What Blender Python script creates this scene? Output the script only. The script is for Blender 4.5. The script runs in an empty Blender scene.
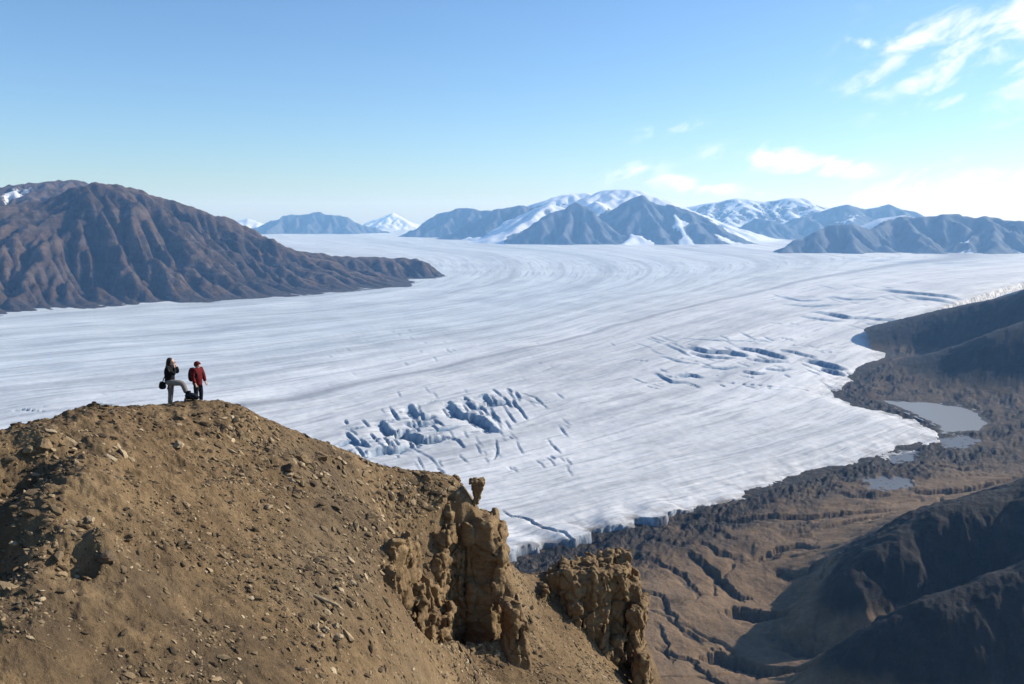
import bpy, bmesh, math, random
import numpy as np
from mathutils import Vector, Matrix

random.seed(11)
RS = np.random.RandomState(5)
SC = bpy.context.scene
COL = SC.collection
pi = math.pi

# ------------------------------------------------------------------ camera
F = 900.0
PITCH = math.atan((342 - 216) / F)
CP, SP = math.cos(PITCH), math.sin(PITCH)
cd = bpy.data.cameras.new('camera')
cd.sensor_width = 36.0
cd.lens = 36.0 * F / 1024.0
cd.clip_start, cd.clip_end = 0.5, 80000
cam = bpy.data.objects.new('camera', cd)
COL.objects.link(cam)
cam.location = (0, 0, 0)
cam.rotation_euler = (pi / 2 - PITCH, 0, 0)
SC.camera = cam


def ray(u, v):
    a = -(v - 342.0) / F
    return np.array([(u - 512.0) / F, CP + a * SP, -SP + a * CP])


def P(u, v, D):                      # survey point seen at (u,v) at distance D
    d = ray(u, v)
    return d * (D / d[1])


def PZ(u, v, z):                     # survey point seen at (u,v) at height z
    d = ray(u, v)
    return d * (z / d[2])


# ------------------------------------------------------------------ sun
SUN_EL, SUN_AZ = math.radians(27), math.radians(68)     # azimuth clockwise from +Y
S = np.array([math.cos(SUN_EL) * math.sin(SUN_AZ), math.cos(SUN_EL) * math.cos(SUN_AZ), math.sin(SUN_EL)])

# ------------------------------------------------------------------ noise
_p = RS.permutation(256)
PERM = np.concatenate([_p, _p, _p]).astype(np.int32)
_ga = RS.rand(256) * 2 * pi
G2 = np.stack([np.cos(_ga), np.sin(_ga)], 1).astype(np.float32)
_g3 = RS.randn(256, 3)
G3 = (_g3 / np.linalg.norm(_g3, axis=1)[:, None]).astype(np.float32)


def _fade(t):
    return t * t * t * (t * (t * 6 - 15) + 10)


def pn2(x, y):
    xi, yi = np.floor(x).astype(np.int64), np.floor(y).astype(np.int64)
    xf, yf = (x - xi).astype(np.float32), (y - yi).astype(np.float32)
    xi &= 255
    yi &= 255
    u, v = _fade(xf), _fade(yf)

    def g(i, j):
        h = PERM[PERM[(xi + i) & 255] + ((yi + j) & 255)]
        return G2[h, 0] * (xf - i) + G2[h, 1] * (yf - j)
    a = g(0, 0); a += u * (g(1, 0) - a)
    b = g(0, 1); b += u * (g(1, 1) - b)
    return (a + v * (b - a)) * 1.4


def pn3(x, y, z):
    xi, yi, zi = (np.floor(q).astype(np.int64) for q in (x, y, z))
    xf, yf, zf = ((q - i).astype(np.float32) for q, i in ((x, xi), (y, yi), (z, zi)))
    u, v, w = _fade(xf), _fade(yf), _fade(zf)

    def g(i, j, k):
        h = PERM[PERM[PERM[(xi + i) & 255] + ((yi + j) & 255)] + ((zi + k) & 255)]
        return G3[h, 0] * (xf - i) + G3[h, 1] * (yf - j) + G3[h, 2] * (zf - k)

    def pl(k):
        a = g(0, 0, k); a = a + u * (g(1, 0, k) - a)
        b = g(0, 1, k); b = b + u * (g(1, 1, k) - b)
        return a + v * (b - a)
    a = pl(0)
    return (a + w * (pl(1) - a)) * 1.4


def fbm(x, y, o=4, gain=0.5, lac=2.03):
    r, a = 0, 1.0
    for k in range(o):
        r = r + a * pn2(x + 17.3 * k, y - 9.1 * k)
        x, y, a = x * lac, y * lac, a * gain
    return r


def ridged(x, y, o=4, gain=0.5, lac=2.05):
    r, a = 0, 1.0
    for k in range(o):
        r = r + a * (1 - 2 * np.abs(pn2(x + 31.7 * k, y + 5.3 * k)))
        x, y, a = x * lac, y * lac, a * gain
    return r


def fbm3(x, y, z, o=4, gain=0.5):
    r, a = 0, 1.0
    for k in range(o):
        r = r + a * pn3(x + 7.7 * k, y, z)
        x, y, z, a = x * 2.03, y * 2.03, z * 2.03, a * gain
    return r


def worley3(x, y, z):                # distance to the nearest and second cell points
    xi, yi, zi = (np.floor(q).astype(np.int64) for q in (x, y, z))
    f1 = np.full(x.shape, 9.0)
    f2, val = f1.copy(), f1.copy()
    for i in (-1, 0, 1):
        for j in (-1, 0, 1):
            for k in (-1, 0, 1):
                h = PERM[PERM[PERM[(xi + i) & 255] + ((yi + j) & 255)] + ((zi + k) & 255)]
                d = np.sqrt((xi + i + .5 + .42 * G3[h, 0] - x) ** 2 + (yi + j + .5 + .42 * G3[h, 1] - y) ** 2 + (zi + k + .5 + .42 * G3[h, 2] - z) ** 2)
                f2 = np.minimum(f2, np.maximum(f1, d))
                val = np.where(d < f1, PERM[h + 1] / 255.0, val)
                f1 = np.minimum(f1, d)
    return f1, f2, val


def sstep(a, b, x):
    t = np.clip((x - a) / (b - a), 0, 1)
    return t * t * (3 - 2 * t)


class TPS:
    def __init__(s, xy, z, reg=0.0):
        xy, z = np.asarray(xy, float), np.asarray(z, float)
        s.c, s.k = xy.mean(0), xy.std()
        q = (xy - s.c) / s.k
        n = len(q)
        A = np.zeros((n + 3, n + 3))
        A[:n, :n] = s.phi(((q[:, None] - q[None]) ** 2).sum(-1)) + reg * np.eye(n)
        A[:n, n] = 1
        A[:n, n + 1:] = q
        A[n:, :n] = A[:n, n:].T
        w = np.linalg.solve(A, np.concatenate([z, [0, 0, 0]]))
        s.q, s.w, s.a = q, w[:n], w[n:]

    @staticmethod
    def phi(r2):
        return 0.5 * r2 * np.log(r2 + 1e-12)

    def __call__(s, x, y):
        sh = np.shape(x)
        x, y = (np.ravel(x) - s.c[0]) / s.k, (np.ravel(y) - s.c[1]) / s.k
        r = s.a[0] + s.a[1] * x + s.a[2] * y
        for (qx, qy), w in zip(s.q, s.w):
            r = r + w * s.phi((x - qx) ** 2 + (y - qy) ** 2)
        return r.reshape(sh)


def seg_dist(x, y, pts, closed=False):
    """distance to a polyline and the parameter (index + t) of the nearest point"""
    best = np.full(np.shape(x), 1e18)
    par = np.zeros(np.shape(x))
    n = len(pts)
    for i in range(n if closed else n - 1):
        ax, ay = pts[i][:2]
        bx, by = pts[(i + 1) % n][:2]
        dx, dy = bx - ax, by - ay
        t = np.clip(((x - ax) * dx + (y - ay) * dy) / (dx * dx + dy * dy + 1e-9), 0, 1)
        d = (x - ax - t * dx) ** 2 + (y - ay - t * dy) ** 2
        m = d < best
        best = np.where(m, d, best)
        par = np.where(m, i + t, par)
    return np.sqrt(best), par


def inside(x, y, pts):
    r = np.zeros(np.shape(x), bool)
    n = len(pts)
    for i in range(n):
        ax, ay = pts[i][:2]
        bx, by = pts[(i + 1) % n][:2]
        if ay == by:
            continue
        c = ((ay > y) != (by > y)) & (x < (bx - ax) * (y - ay) / (by - ay) + ax)
        r ^= c
    return r


def erode(z, dx, steps, K, base, m=0.5, talus=None, seed=1):
    """stream power erosion: carves a natural network of gullies into a height field"""
    ny, nx = z.shape
    r = np.random.RandomState(seed)
    fixed = (z <= base)
    fixed[0, :] = fixed[-1, :] = fixed[:, 0] = fixed[:, -1] = True
    idx = np.arange(ny * nx).reshape(ny, nx)
    for it in range(steps):
        zp = np.pad(z + r.rand(ny, nx) * dx * 0.03, 1, mode='edge')
        c = zp[1:-1, 1:-1]
        best = np.zeros((ny, nx))
        rec = idx.copy()
        for j in (-1, 0, 1):
            for i in (-1, 0, 1):
                if i or j:
                    s = (c - zp[1 + j:1 + j + ny, 1 + i:1 + i + nx]) / math.hypot(i, j)
                    mk = s > best
                    best[mk] = s[mk]
                    rec[mk] = (idx + j * nx + i)[mk]
        rec[0, :], rec[-1, :] = idx[0, :], idx[-1, :]
        rec[:, 0], rec[:, -1] = idx[:, 0], idx[:, -1]
        rl = rec.ravel()
        order = np.argsort(-c.ravel())
        area = [1.0] * (ny * nx)
        rlist = rl.tolist()
        ol = order.tolist()
        for i in ol:
            q = rlist[i]
            if q != i:
                area[q] += area[i]
        A = np.minimum(np.array(area), 4000.0) * dx * dx
        Fc = K * A ** m / dx
        Fc[fixed.ravel()] = 0
        fl = Fc.tolist()
        zl = z.ravel().tolist()
        for i in reversed(ol):
            q = rlist[i]
            if q != i:
                f = fl[i]
                if f > 0 and zl[i] > zl[q]:
                    zl[i] = (zl[i] + f * zl[q]) / (1 + f)
        z = np.array(zl).reshape(ny, nx)
        if talus:
            for _ in range(2):
                zp = np.pad(z, 1, mode='edge')
                lap = (zp[:-2, 1:-1] + zp[2:, 1:-1] + zp[1:-1, :-2] + zp[1:-1, 2:]) / 4 - z
                z = z + talus * lap
    return z


def sample(z, x0, y0, dx, x, y):
    """smooth (cubic) lookup of a regular height field"""
    ny, nx = z.shape
    fx = np.clip((x - x0) / dx, 1, nx - 2.001)
    fy = np.clip((y - y0) / dx, 1, ny - 2.001)
    ix, iy = fx.astype(int), fy.astype(int)
    tx, ty = fx - ix, fy - iy

    def w(t):
        return ((-t ** 3 + 2 * t * t - t) / 2, (3 * t ** 3 - 5 * t * t + 2) / 2, (-3 * t ** 3 + 4 * t * t + t) / 2, (t ** 3 - t * t) / 2)
    wx, wy = w(tx), w(ty)
    r = 0
    for j in range(4):
        jy = np.clip(iy + j - 1, 0, ny - 1)
        rr = 0
        for i in range(4):
            rr = rr + wx[i] * z[jy, np.clip(ix + i - 1, 0, nx - 1)]
        r = r + wy[j] * rr
    return r


# ------------------------------------------------------------------ mesh making
def link(name, me, mat=None, parent=None):
    o = bpy.data.objects.new(name, me)
    COL.objects.link(o)
    if mat:
        me.materials.append(mat)
    if parent:
        o.parent = parent
    return o


def raw_mesh(name, co, faces, k, smooth=True):
    """mesh from numpy: co (n,3), faces (m,k)"""
    me = bpy.data.meshes.new(name)
    me.vertices.add(len(co))
    me.vertices.foreach_set('co', np.ascontiguousarray(co, np.float32).ravel())
    m = len(faces)
    me.loops.add(m * k)
    me.loops.foreach_set('vertex_index', np.ascontiguousarray(faces, np.int32).ravel())
    me.polygons.add(m)
    me.polygons.foreach_set('loop_start', np.arange(0, m * k, k, dtype=np.int32))
    me.update(calc_edges=True)
    me.polygons.foreach_set('use_smooth', np.full(m, smooth, bool))
    return me


def attr(me, name, val):
    a = me.attributes.new(name, 'FLOAT', 'POINT')
    a.data.foreach_set('value', np.ascontiguousarray(val, np.float32).ravel())


def grid_mesh(name, X, Y, Z, keep=None, attrs=None, flip=False):
    ny, nx = X.shape
    idx = np.arange(ny * nx).reshape(ny, nx)
    q = np.stack([idx[:-1, :-1], idx[:-1, 1:], idx[1:, 1:], idx[1:, :-1]], -1)
    if flip:
        q = q[..., ::-1]
    if keep is not None:
        k = keep[:-1, :-1] | keep[:-1, 1:] | keep[1:, 1:] | keep[1:, :-1]
        q = q[k]
    q = q.reshape(-1, 4)
    used = np.unique(q)
    remap = np.full(ny * nx, -1)
    remap[used] = np.arange(len(used))
    co = np.stack([X.ravel(), Y.ravel(), Z.ravel()], 1)[used]
    me = raw_mesh(name, co, remap[q], 4)
    for n, v in (attrs or {}).items():
        attr(me, n, v.ravel()[used])
    return me


def surface_nets(sdf, org, h):
    """closed surface of a signed distance volume"""
    ins = sdf < 0
    nx, ny, nz = sdf.shape
    acc = np.zeros((nx - 1, ny - 1, nz - 1, 3), np.float32)
    cnt = np.zeros((nx - 1, ny - 1, nz - 1), np.float32)

    def sl(d, ax):
        return slice(d, (nx, ny, nz)[ax] - 1 + d)
    for ax in range(3):
        o = [a for a in range(3) if a != ax]
        for i in (0, 1):
            for j in (0, 1):
                d0, d1 = [0, 0, 0], [0, 0, 0]
                d0[o[0]] = d1[o[0]] = i
                d0[o[1]] = d1[o[1]] = j
                d1[ax] = 1
                a = sdf[tuple(sl(d0[t], t) for t in range(3))]
                b = sdf[tuple(sl(d1[t], t) for t in range(3))]
                m = (a < 0) != (b < 0)
                t = np.where(m, a / np.where(m, a - b, 1), 0)
                p = np.zeros(acc.shape, np.float32)
                p[..., ax] = t
                p[..., o[0]] = i
                p[..., o[1]] = j
                acc += p * m[..., None]
                cnt += m
    act = cnt > 0
    num = np.full(act.shape, -1)
    num[act] = np.arange(act.sum())
    base = np.stack(np.nonzero(act), 1)
    co = (base + acc[act] / cnt[act][:, None]) * h + np.asarray(org)
    faces = []
    for ax in range(3):
        o = [(ax + 1) % 3, (ax + 2) % 3]
        s0 = [slice(1, -1)] * 3
        s1 = [slice(1, -1)] * 3
        s0[ax] = slice(0, -1)
        s1[ax] = slice(1, None)
        a, b = ins[tuple(s0)], ins[tuple(s1)]
        off = np.array([1, 1, 1])
        off[ax] = 0
        for m, rev in ((a & ~b, False), (b & ~a, True)):
            g = np.stack(np.nonzero(m), 1) + off
            qs = []
            for di, dj in ((0, 0), (-1, 0), (-1, -1), (0, -1)):
                c = g.copy()
                c[:, o[0]] += di
                c[:, o[1]] += dj
                qs.append(num[c[:, 0], c[:, 1], c[:, 2]])
            q = np.stack(qs, 1)
            faces.append(q[:, ::-1] if rev else q)
    f = np.concatenate(faces)
    return co, f[(f >= 0).all(1)]


def structure(o):
    o['kind'] = 'structure'
    return o


def tag(o, label, cat, group=None):
    o['label'], o['category'] = label, cat
    if group:
        o['group'] = group
    return o


def empty(name, loc, rz=0.0):
    o = bpy.data.objects.new(name, None)
    o.empty_display_size = 0.2
    COL.objects.link(o)
    o.location = loc
    o.rotation_euler = (0, 0, rz)
    return o


# ------------------------------------------------------------------ materials
class NT:
    def __init__(s, name):
        s.m = bpy.data.materials.new(name)
        s.m.use_nodes = True
        s.t = s.m.node_tree
        s.b = s.t.nodes['Principled BSDF']
        s.out = s.t.nodes['Material Output']
        s.b.inputs['Roughness'].default_value = 0.9
        s.b.inputs['Specular IOR Level'].default_value = 0.2

    def n(s, typ, **kw):
        nd = s.t.nodes.new(typ)
        for k, v in kw.items():
            if k.startswith('i_'):
                nd.inputs[k[2:].replace('_', ' ')].default_value = v
            else:
                setattr(nd, k, v)
        return nd

    def l(s, a, b):
        s.t.links.new(a, b)

    def coord(s, scale=(1, 1, 1), rot=(0, 0, 0)):
        tc = s.n('ShaderNodeTexCoord')
        mp = s.n('ShaderNodeMapping')
        mp.inputs['Scale'].default_value = scale
        mp.inputs['Rotation'].default_value = rot
        s.l(tc.outputs['Object'], mp.inputs['Vector'])
        return mp.outputs['Vector']

    def noise(s, vec, scale, detail=6, rough=0.6, dist=0.0):
        nd = s.n('ShaderNodeTexNoise', i_Scale=scale, i_Detail=detail, i_Roughness=rough, i_Distortion=dist)
        s.l(vec, nd.inputs['Vector'])
        return nd.outputs['Fac']

    def attr(s, name):
        return s.n('ShaderNodeAttribute', attribute_name=name).outputs['Fac']

    def math(s, op, a, b=None, c=None, clamp=False):
        nd = s.n('ShaderNodeMath', operation=op, use_clamp=clamp)
        for i, v in enumerate((a, b, c)):
            if v is None:
                continue
            if isinstance(v, (int, float)):
                nd.inputs[i].default_value = v
            else:
                s.l(v, nd.inputs[i])
        return nd.outputs[0]

    def ramp(s, fac, stops, interp='LINEAR'):
        nd = s.n('ShaderNodeValToRGB')
        cr = nd.color_ramp
        cr.interpolation = interp
        while len(cr.elements) < len(stops):
            cr.elements.new(0.5)
        for e, (p, c) in zip(cr.elements, stops):
            e.position = p
            e.color = tuple(c) + (1,) if not isinstance(c, (int, float)) else (c, c, c, 1)
        s.l(fac, nd.inputs['Fac'])
        return nd.outputs['Color']

    def smooth(s, fac, a, b):
        nd = s.n('ShaderNodeMapRange', interpolation_type='SMOOTHSTEP', i_From_Min=a, i_From_Max=b)
        s.l(fac, nd.inputs['Value'])
        return nd.outputs['Result']

    def mix(s, fac, a, b, blend='MIX'):
        nd = s.n('ShaderNodeMix', data_type='RGBA', blend_type=blend)
        for sk, v in ((nd.inputs['Factor'], fac), (nd.inputs['A'], a), (nd.inputs['B'], b)):
            if isinstance(v, (int, float)):
                sk.default_value = v if sk.type == 'VALUE' else (v, v, v, 1)
            elif isinstance(v, tuple):
                sk.default_value = v + (1,)
            else:
                s.l(v, sk)
        return nd.outputs['Result'] if not hasattr(nd, 'data_type') else [o for o in nd.outputs if o.type == 'RGBA'][0]

    def bump(s, h, strength, dist, chain=None):
        nd = s.n('ShaderNodeBump', i_Strength=strength, i_Distance=dist)
        s.l(h, nd.inputs['Height'])
        if chain is not None:
            s.l(chain, nd.inputs['Normal'])
        return nd.outputs['Normal']

    def done(s, color=None, normal=None):
        if color is not None:
            if isinstance(color, tuple):
                s.b.inputs['Base Color'].default_value = color + (1,)
            else:
                s.l(color, s.b.inputs['Base Color'])
        if normal is not None:
            s.l(normal, s.b.inputs['Normal'])
        return s.m


def mat_dirt():
    t = NT('shale_dirt')
    v = t.coord()
    a = t.noise(v, 0.22, 5, 0.6)
    b = t.noise(v, 2.2, 6, 0.7)
    c = t.noise(v, 14.0, 5, 0.75)
    f = t.math('ADD', t.math('MULTIPLY', a, 0.45), t.math('ADD', t.math('MULTIPLY', b, 0.3), t.math('MULTIPLY', c, 0.25)))
    col = t.ramp(f, [(0.36, (0.062, 0.039, 0.020)), (0.47, (0.150, 0.096, 0.047)), (0.55, (0.222, 0.146, 0.073)), (0.66, (0.36, 0.25, 0.135))])
    vo = t.n('ShaderNodeTexVoronoi', i_Scale=9.0, i_Randomness=1.0)
    t.l(v, vo.inputs['Vector'])
    chips = t.math('MULTIPLY', t.smooth(vo.outputs['Distance'], 0.34, 0.22), t.smooth(t.noise(v, 1.3, 3), 0.50, 0.62))
    sepv = t.n('ShaderNodeSeparateColor')
    t.l(vo.outputs['Color'], sepv.inputs['Color'])
    cc = t.ramp(sepv.outputs[0], [(0.0, (0.10, 0.068, 0.04)), (0.5, (0.22, 0.15, 0.08)), (1.0, (0.42, 0.33, 0.22))])
    col = t.mix(chips, col, cc)
    dk = t.smooth(t.noise(v, 0.11, 3, 0.5), 0.56, 0.68)
    col = t.mix(t.math('MULTIPLY', dk, 0.45), col, (0.085, 0.062, 0.040))
    col = t.mix(t.math('MULTIPLY', t.attr('dark_patch'), 0.6), col, (0.062, 0.044, 0.027))
    nr = t.bump(b, 0.8, 0.14)
    nr = t.bump(c, 1.0, 0.06, nr)
    nr = t.bump(chips, 0.6, 0.03, nr)
    return t.done(col, nr)


def mat_rock(dark=1.0):
    t = NT('outcrop_rock')
    v = t.coord()
    vs = t.coord((0.35, 0.35, 2.4))
    a = t.noise(v, 0.6, 6, 0.65)
    b = t.noise(vs, 1.3, 6, 0.7)
    c = t.noise(v, 9.0, 5, 0.75)
    f = t.math('ADD', t.math('MULTIPLY', a, 0.35), t.math('ADD', t.math('MULTIPLY', b, 0.4), t.math('MULTIPLY', c, 0.25)))
    k = dark * 0.95
    col = t.ramp(f, [(0.32, (0.075 * k, 0.043 * k, 0.022 * k)), (0.47, (0.18 * k, 0.115 * k, 0.055 * k)), (0.58, (0.26 * k, 0.172 * k, 0.084 * k)), (0.70, (0.36 * k, 0.25 * k, 0.14 * k))])
    nr = t.bump(b, 0.8, 0.12)
    nr = t.bump(c, 0.8, 0.05, nr)
    return t.done(col, nr)


def mat_stones():
    t = NT('shale_stones')
    v = t.coord()
    r = t.attr('shade')
    col = t.ramp(r, [(0.0, (0.030, 0.022, 0.014)), (0.35, (0.085, 0.058, 0.031)), (0.65, (0.17, 0.12, 0.066)), (0.85, (0.28, 0.20, 0.112)), (1.0, (0.38, 0.29, 0.18))])
    n = t.noise(v, 22, 4, 0.7)
    col = t.mix(0.35, col, t.ramp(n, [(0.3, 0.25), (0.7, 0.8)]), 'OVERLAY')
    return t.done(col, t.bump(n, 0.6, 0.02))


def mat_stone_one(name, c):
    t = NT(name)
    v = t.coord()
    n = t.noise(v, 5, 6, 0.7)
    col = t.ramp(n, [(0.3, tuple(x * 0.55 for x in c)), (0.52, c), (0.75, tuple(min(0.8, x * 1.45) for x in c))])
    return t.done(col, t.bump(n, 0.8, 0.04))


def mat_glacier():
    t = NT('glacier_ice')
    fl, al = t.attr('flow'), t.attr('along')
    cx = t.n('ShaderNodeCombineXYZ')
    t.l(t.math('MULTIPLY', fl, 1.0), cx.inputs[0])
    t.l(t.math('MULTIPLY', al, 0.045), cx.inputs[1])
    fv = cx.outputs[0]
    cx2 = t.n('ShaderNodeCombineXYZ')
    t.l(t.math('MULTIPLY', fl, 1.0), cx2.inputs[0])
    t.l(t.math('MULTIPLY', al, 0.085), cx2.inputs[1])
    broad = t.noise(fv, 2.6, 4, 0.55)
    fine = t.noise(fv, 14.0, 5, 0.65)
    hair = t.noise(cx2.outputs[0], 24.0, 5, 0.7)
    v = t.coord()
    snow = t.noise(v, 0.004, 6, 0.6)
    grit = t.noise(v, 0.06, 5, 0.7)
    f = t.math('ADD', t.math('MULTIPLY', broad, 0.24), t.math('ADD', t.math('MULTIPLY', fine, 0.22), t.math('ADD', t.math('MULTIPLY', hair, 0.22), t.math('ADD', t.math('MULTIPLY', snow, 0.16), t.math('MULTIPLY', grit, 0.16)))))
    col = t.ramp(f, [(0.37, (0.31, 0.318, 0.322)), (0.445, (0.455, 0.46, 0.46)), (0.505, (0.575, 0.575, 0.57)), (0.59, (0.71, 0.705, 0.695))])
    lines = t.noise(fv, 34.0, 3, 0.55)
    col = t.mix(t.math('MULTIPLY', t.smooth(lines, 0.555, 0.64), 0.5), col, (0.27, 0.28, 0.295))
    col = t.mix(t.math('MULTIPLY', t.smooth(t.noise(cx2.outputs[0], 60.0, 3, 0.6), 0.60, 0.70), 0.35), col, (0.33, 0.33, 0.33))
    col = t.mix(t.math('MULTIPLY', t.smooth(grit, 0.56, 0.76), 0.22), col, (0.40, 0.40, 0.41))
    col = t.mix(t.smooth(fl, 5.2, 1.5), col, (0.87, 0.945, 1.0), 'MULTIPLY')
    # medial moraine line: dust carried along one flow line
    col = t.mix(t.math('MULTIPLY', t.attr('dust'), t.smooth(hair, 0.22, 0.50)), col, (0.24, 0.245, 0.26))
    # bare blue ice in crevasse walls, at the margin cliff and in melt pools
    bl = t.attr('blue')
    bn = t.math('MULTIPLY', bl, t.math('ADD', 0.55, t.noise(v, 0.05, 4, 0.6)), clamp=True)
    col = t.mix(bn, col, (0.095, 0.165, 0.245))
    dk = t.attr('dirty')
    col = t.mix(t.math('MULTIPLY', dk, t.smooth(t.noise(v, 0.035, 5, 0.65), 0.38, 0.62)), col, (0.10, 0.09, 0.085))
    nr = t.bump(fine, 0.22, 4.0)
    nr = t.bump(hair, 0.35, 2.0, nr)
    nr = t.bump(grit, 0.5, 1.2, nr)
    t.b.inputs['Roughness'].default_value = 0.75
    return t.done(col, nr)


def mat_left_mountain():
    t = NT('brown_mountain')
    v = t.coord()
    a = t.noise(v, 0.0016, 6, 0.6)
    b = t.noise(v, 0.02, 6, 0.7)
    f = t.math('ADD', t.math('MULTIPLY', a, 0.5), t.math('MULTIPLY', b, 0.5))
    col = t.ramp(f, [(0.36, (0.028, 0.019, 0.014)), (0.47, (0.064, 0.043, 0.030)), (0.55, (0.105, 0.070, 0.046)), (0.66, (0.17, 0.115, 0.076))])
    bands = t.noise(t.coord((0.0006, 0.0006, 0.02)), 1.0, 4, 0.6)
    col = t.mix(t.math('MULTIPLY', t.smooth(bands, 0.52, 0.60), 0.45), col, (0.15, 0.115, 0.09))
    col = t.mix(t.math('MULTIPLY', t.smooth(t.noise(v, 0.0035, 6, 0.65), 0.55, 0.68), 0.6), col, (0.032, 0.024, 0.022))
    g = t.attr('gully_shade')
    col = t.mix(t.math('MULTIPLY', g, 0.6), col, (0.024, 0.017, 0.015))  # shade in the gullies, painted into the mountain colour
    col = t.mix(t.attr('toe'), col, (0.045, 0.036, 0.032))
    sn = t.smooth(t.math('ADD', t.attr('snow'), t.math('MULTIPLY', t.math('SUBTRACT', b, 0.5), 0.8)), 0.45, 0.6)
    col = t.mix(sn, col, (0.72, 0.75, 0.8))
    nr = t.bump(b, 0.9, 22.0)
    nr = t.bump(t.noise(v, 0.065, 6, 0.7), 0.8, 7.0, nr)
    return t.done(col, nr)


def mat_far():
    t = NT('far_mountain')
    v = t.coord()
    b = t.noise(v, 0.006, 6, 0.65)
    col = t.ramp(b, [(0.35, (0.038, 0.050, 0.070)), (0.65, (0.085, 0.10, 0.125))])  # blue of the distance haze is mixed into the rock colour
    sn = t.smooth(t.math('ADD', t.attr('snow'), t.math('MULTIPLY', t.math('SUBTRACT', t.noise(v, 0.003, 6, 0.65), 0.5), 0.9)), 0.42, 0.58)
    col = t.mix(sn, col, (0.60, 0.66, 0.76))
    return t.done(col, t.bump(b, 0.5, 20.0))


def mat_valley():
    t = NT('valley_mud')
    v = t.coord()
    a = t.noise(v, 0.006, 6, 0.6)
    b = t.noise(v, 0.05, 7, 0.7)
    c = t.noise(v, 0.3, 5, 0.7)
    f = t.math('ADD', t.math('MULTIPLY', a, 0.35), t.math('ADD', t.math('MULTIPLY', b, 0.4), t.math('MULTIPLY', c, 0.25)))
    mud = t.ramp(f, [(0.36, (0.088, 0.054, 0.028)), (0.5, (0.165, 0.106, 0.056)), (0.64, (0.25, 0.168, 0.094))])
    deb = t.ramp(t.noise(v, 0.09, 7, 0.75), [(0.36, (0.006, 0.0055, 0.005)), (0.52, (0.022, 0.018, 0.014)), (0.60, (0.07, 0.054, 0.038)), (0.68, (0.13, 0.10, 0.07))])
    hill = t.ramp(f, [(0.36, (0.008, 0.0065, 0.005)), (0.5, (0.015, 0.012, 0.0085)), (0.64, (0.030, 0.023, 0.016))])  # near-black: the shade on these slopes is put into their colour
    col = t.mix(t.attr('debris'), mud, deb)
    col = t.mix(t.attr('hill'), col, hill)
    col = t.mix(t.math('MULTIPLY', t.smooth(t.noise(v, 0.012, 6, 0.65), 0.5, 0.62), 0.4), col, t.mix(0.5, col, (0.02, 0.017, 0.014)))
    col = t.mix(t.math('MULTIPLY', t.attr('channel_shade'), 0.75), col, (0.022, 0.018, 0.015))  # shade of channels and cut banks, painted into the mud colour
    col = t.mix(t.attr('wet'), col, (0.18, 0.18, 0.18))
    nr = t.bump(b, 0.6, 5.0)
    nr = t.bump(c, 0.8, 1.4, nr)
    return t.done(col, nr)


def mat_water(name, c):
    t = NT(name)
    v = t.coord()
    t.b.inputs['Roughness'].default_value = 0.45
    t.b.inputs['Specular IOR Level'].default_value = 0.25
    return t.done(c, t.bump(t.noise(v, 0.4, 4, 0.6), 0.15, 0.3))


def mat_cloth(name, c, rough=0.85, sc=9.0):
    t = NT(name)
    v = t.coord()
    n = t.noise(v, sc, 4, 0.6)
    t.b.inputs['Roughness'].default_value = rough
    return t.done(t.ramp(n, [(0.3, tuple(x * 0.7 for x in c)), (0.7, tuple(min(1, x * 1.2) for x in c))]), t.bump(n, 0.4, 0.02))


# ================================================================== GLACIER
ZG = -400.0
margin_px = [(380, 640), (430, 600), (470, 572), (506, 556), (540, 548), (556, 540), (575, 541), (592, 531), (612, 529), (640, 521), (664, 518), (690, 509),
             (706, 503), (722, 499), (742, 494), (760, 489), (780, 482), (800, 476), (826, 467), (850, 462), (876, 456), (900, 450), (922, 442),
             (937, 436), (941, 429), (925, 420), (905, 412), (885, 406), (866, 402), (850, 396), (840, 391), (846, 382), (858, 374), (872, 369),
             (888, 361), (894, 352), (890, 345), (883, 339), (893, 331), (912, 322), (930, 312), (950, 303), (975, 296), (1003, 287), (1060, 272), (1130, 262)]
margin = [PZ(u, v, ZG - 3)[:2] for u, v in margin_px]
glacier_poly = margin + [np.array([30000, 9000]), np.array([30000, 40000]), np.array([-40000, 40000]), np.array([-40000, 300]), np.array([-300, 400])]

lines = [
    (0, [(-200, 332), (0, 320), (150, 308), (300, 299), (420, 288), (450, 271), (436, 258), (385, 250), (320, 243), (270, 237)]),
    (1, [(-200, 362), (0, 342), (300, 318), (480, 291), (538, 268), (515, 252), (440, 242), (380, 236)]),
    (2, [(-200, 395), (0, 368), (300, 340), (520, 311), (625, 286), (640, 266), (595, 253), (500, 245)]),
    (3, [(-200, 425), (0, 398), (300, 363), (560, 322), (690, 291), (745, 270), (710, 257), (640, 250)]),
    (4, [(-200, 470), (0, 436), (230, 407), (380, 379), (480, 356), (600, 322), (700, 298), (780, 282), (880, 266), (1000, 258)]),
    (5, [(100, 500), (330, 452), (500, 405), (640, 368), (760, 335), (880, 305), (1020, 280)]),
    (6, [(300, 560), (520, 500), (640, 470), (760, 440), (850, 415), (960, 360)]),
    (7, [(420, 600), (520, 550), (640, 518), (760, 488), (900, 450), (1010, 400)]),
]
fx, fz = [], []
for val, pts in lines:
    for u, v in pts:
        fx.append(PZ(u, v, ZG)[:2])
        fz.append(val)
fx = np.array(fx)
# the stretch of the valley is seen at a glance in log distance, so fit there
FLOW = TPS(np.stack([fx[:, 0] / fx[:, 1] * 6, np.log(fx[:, 1]) * 4], 1), fz, 0.002)


def flow(x, y):
    return FLOW(x / y * 6, np.log(y) * 4)


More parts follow.
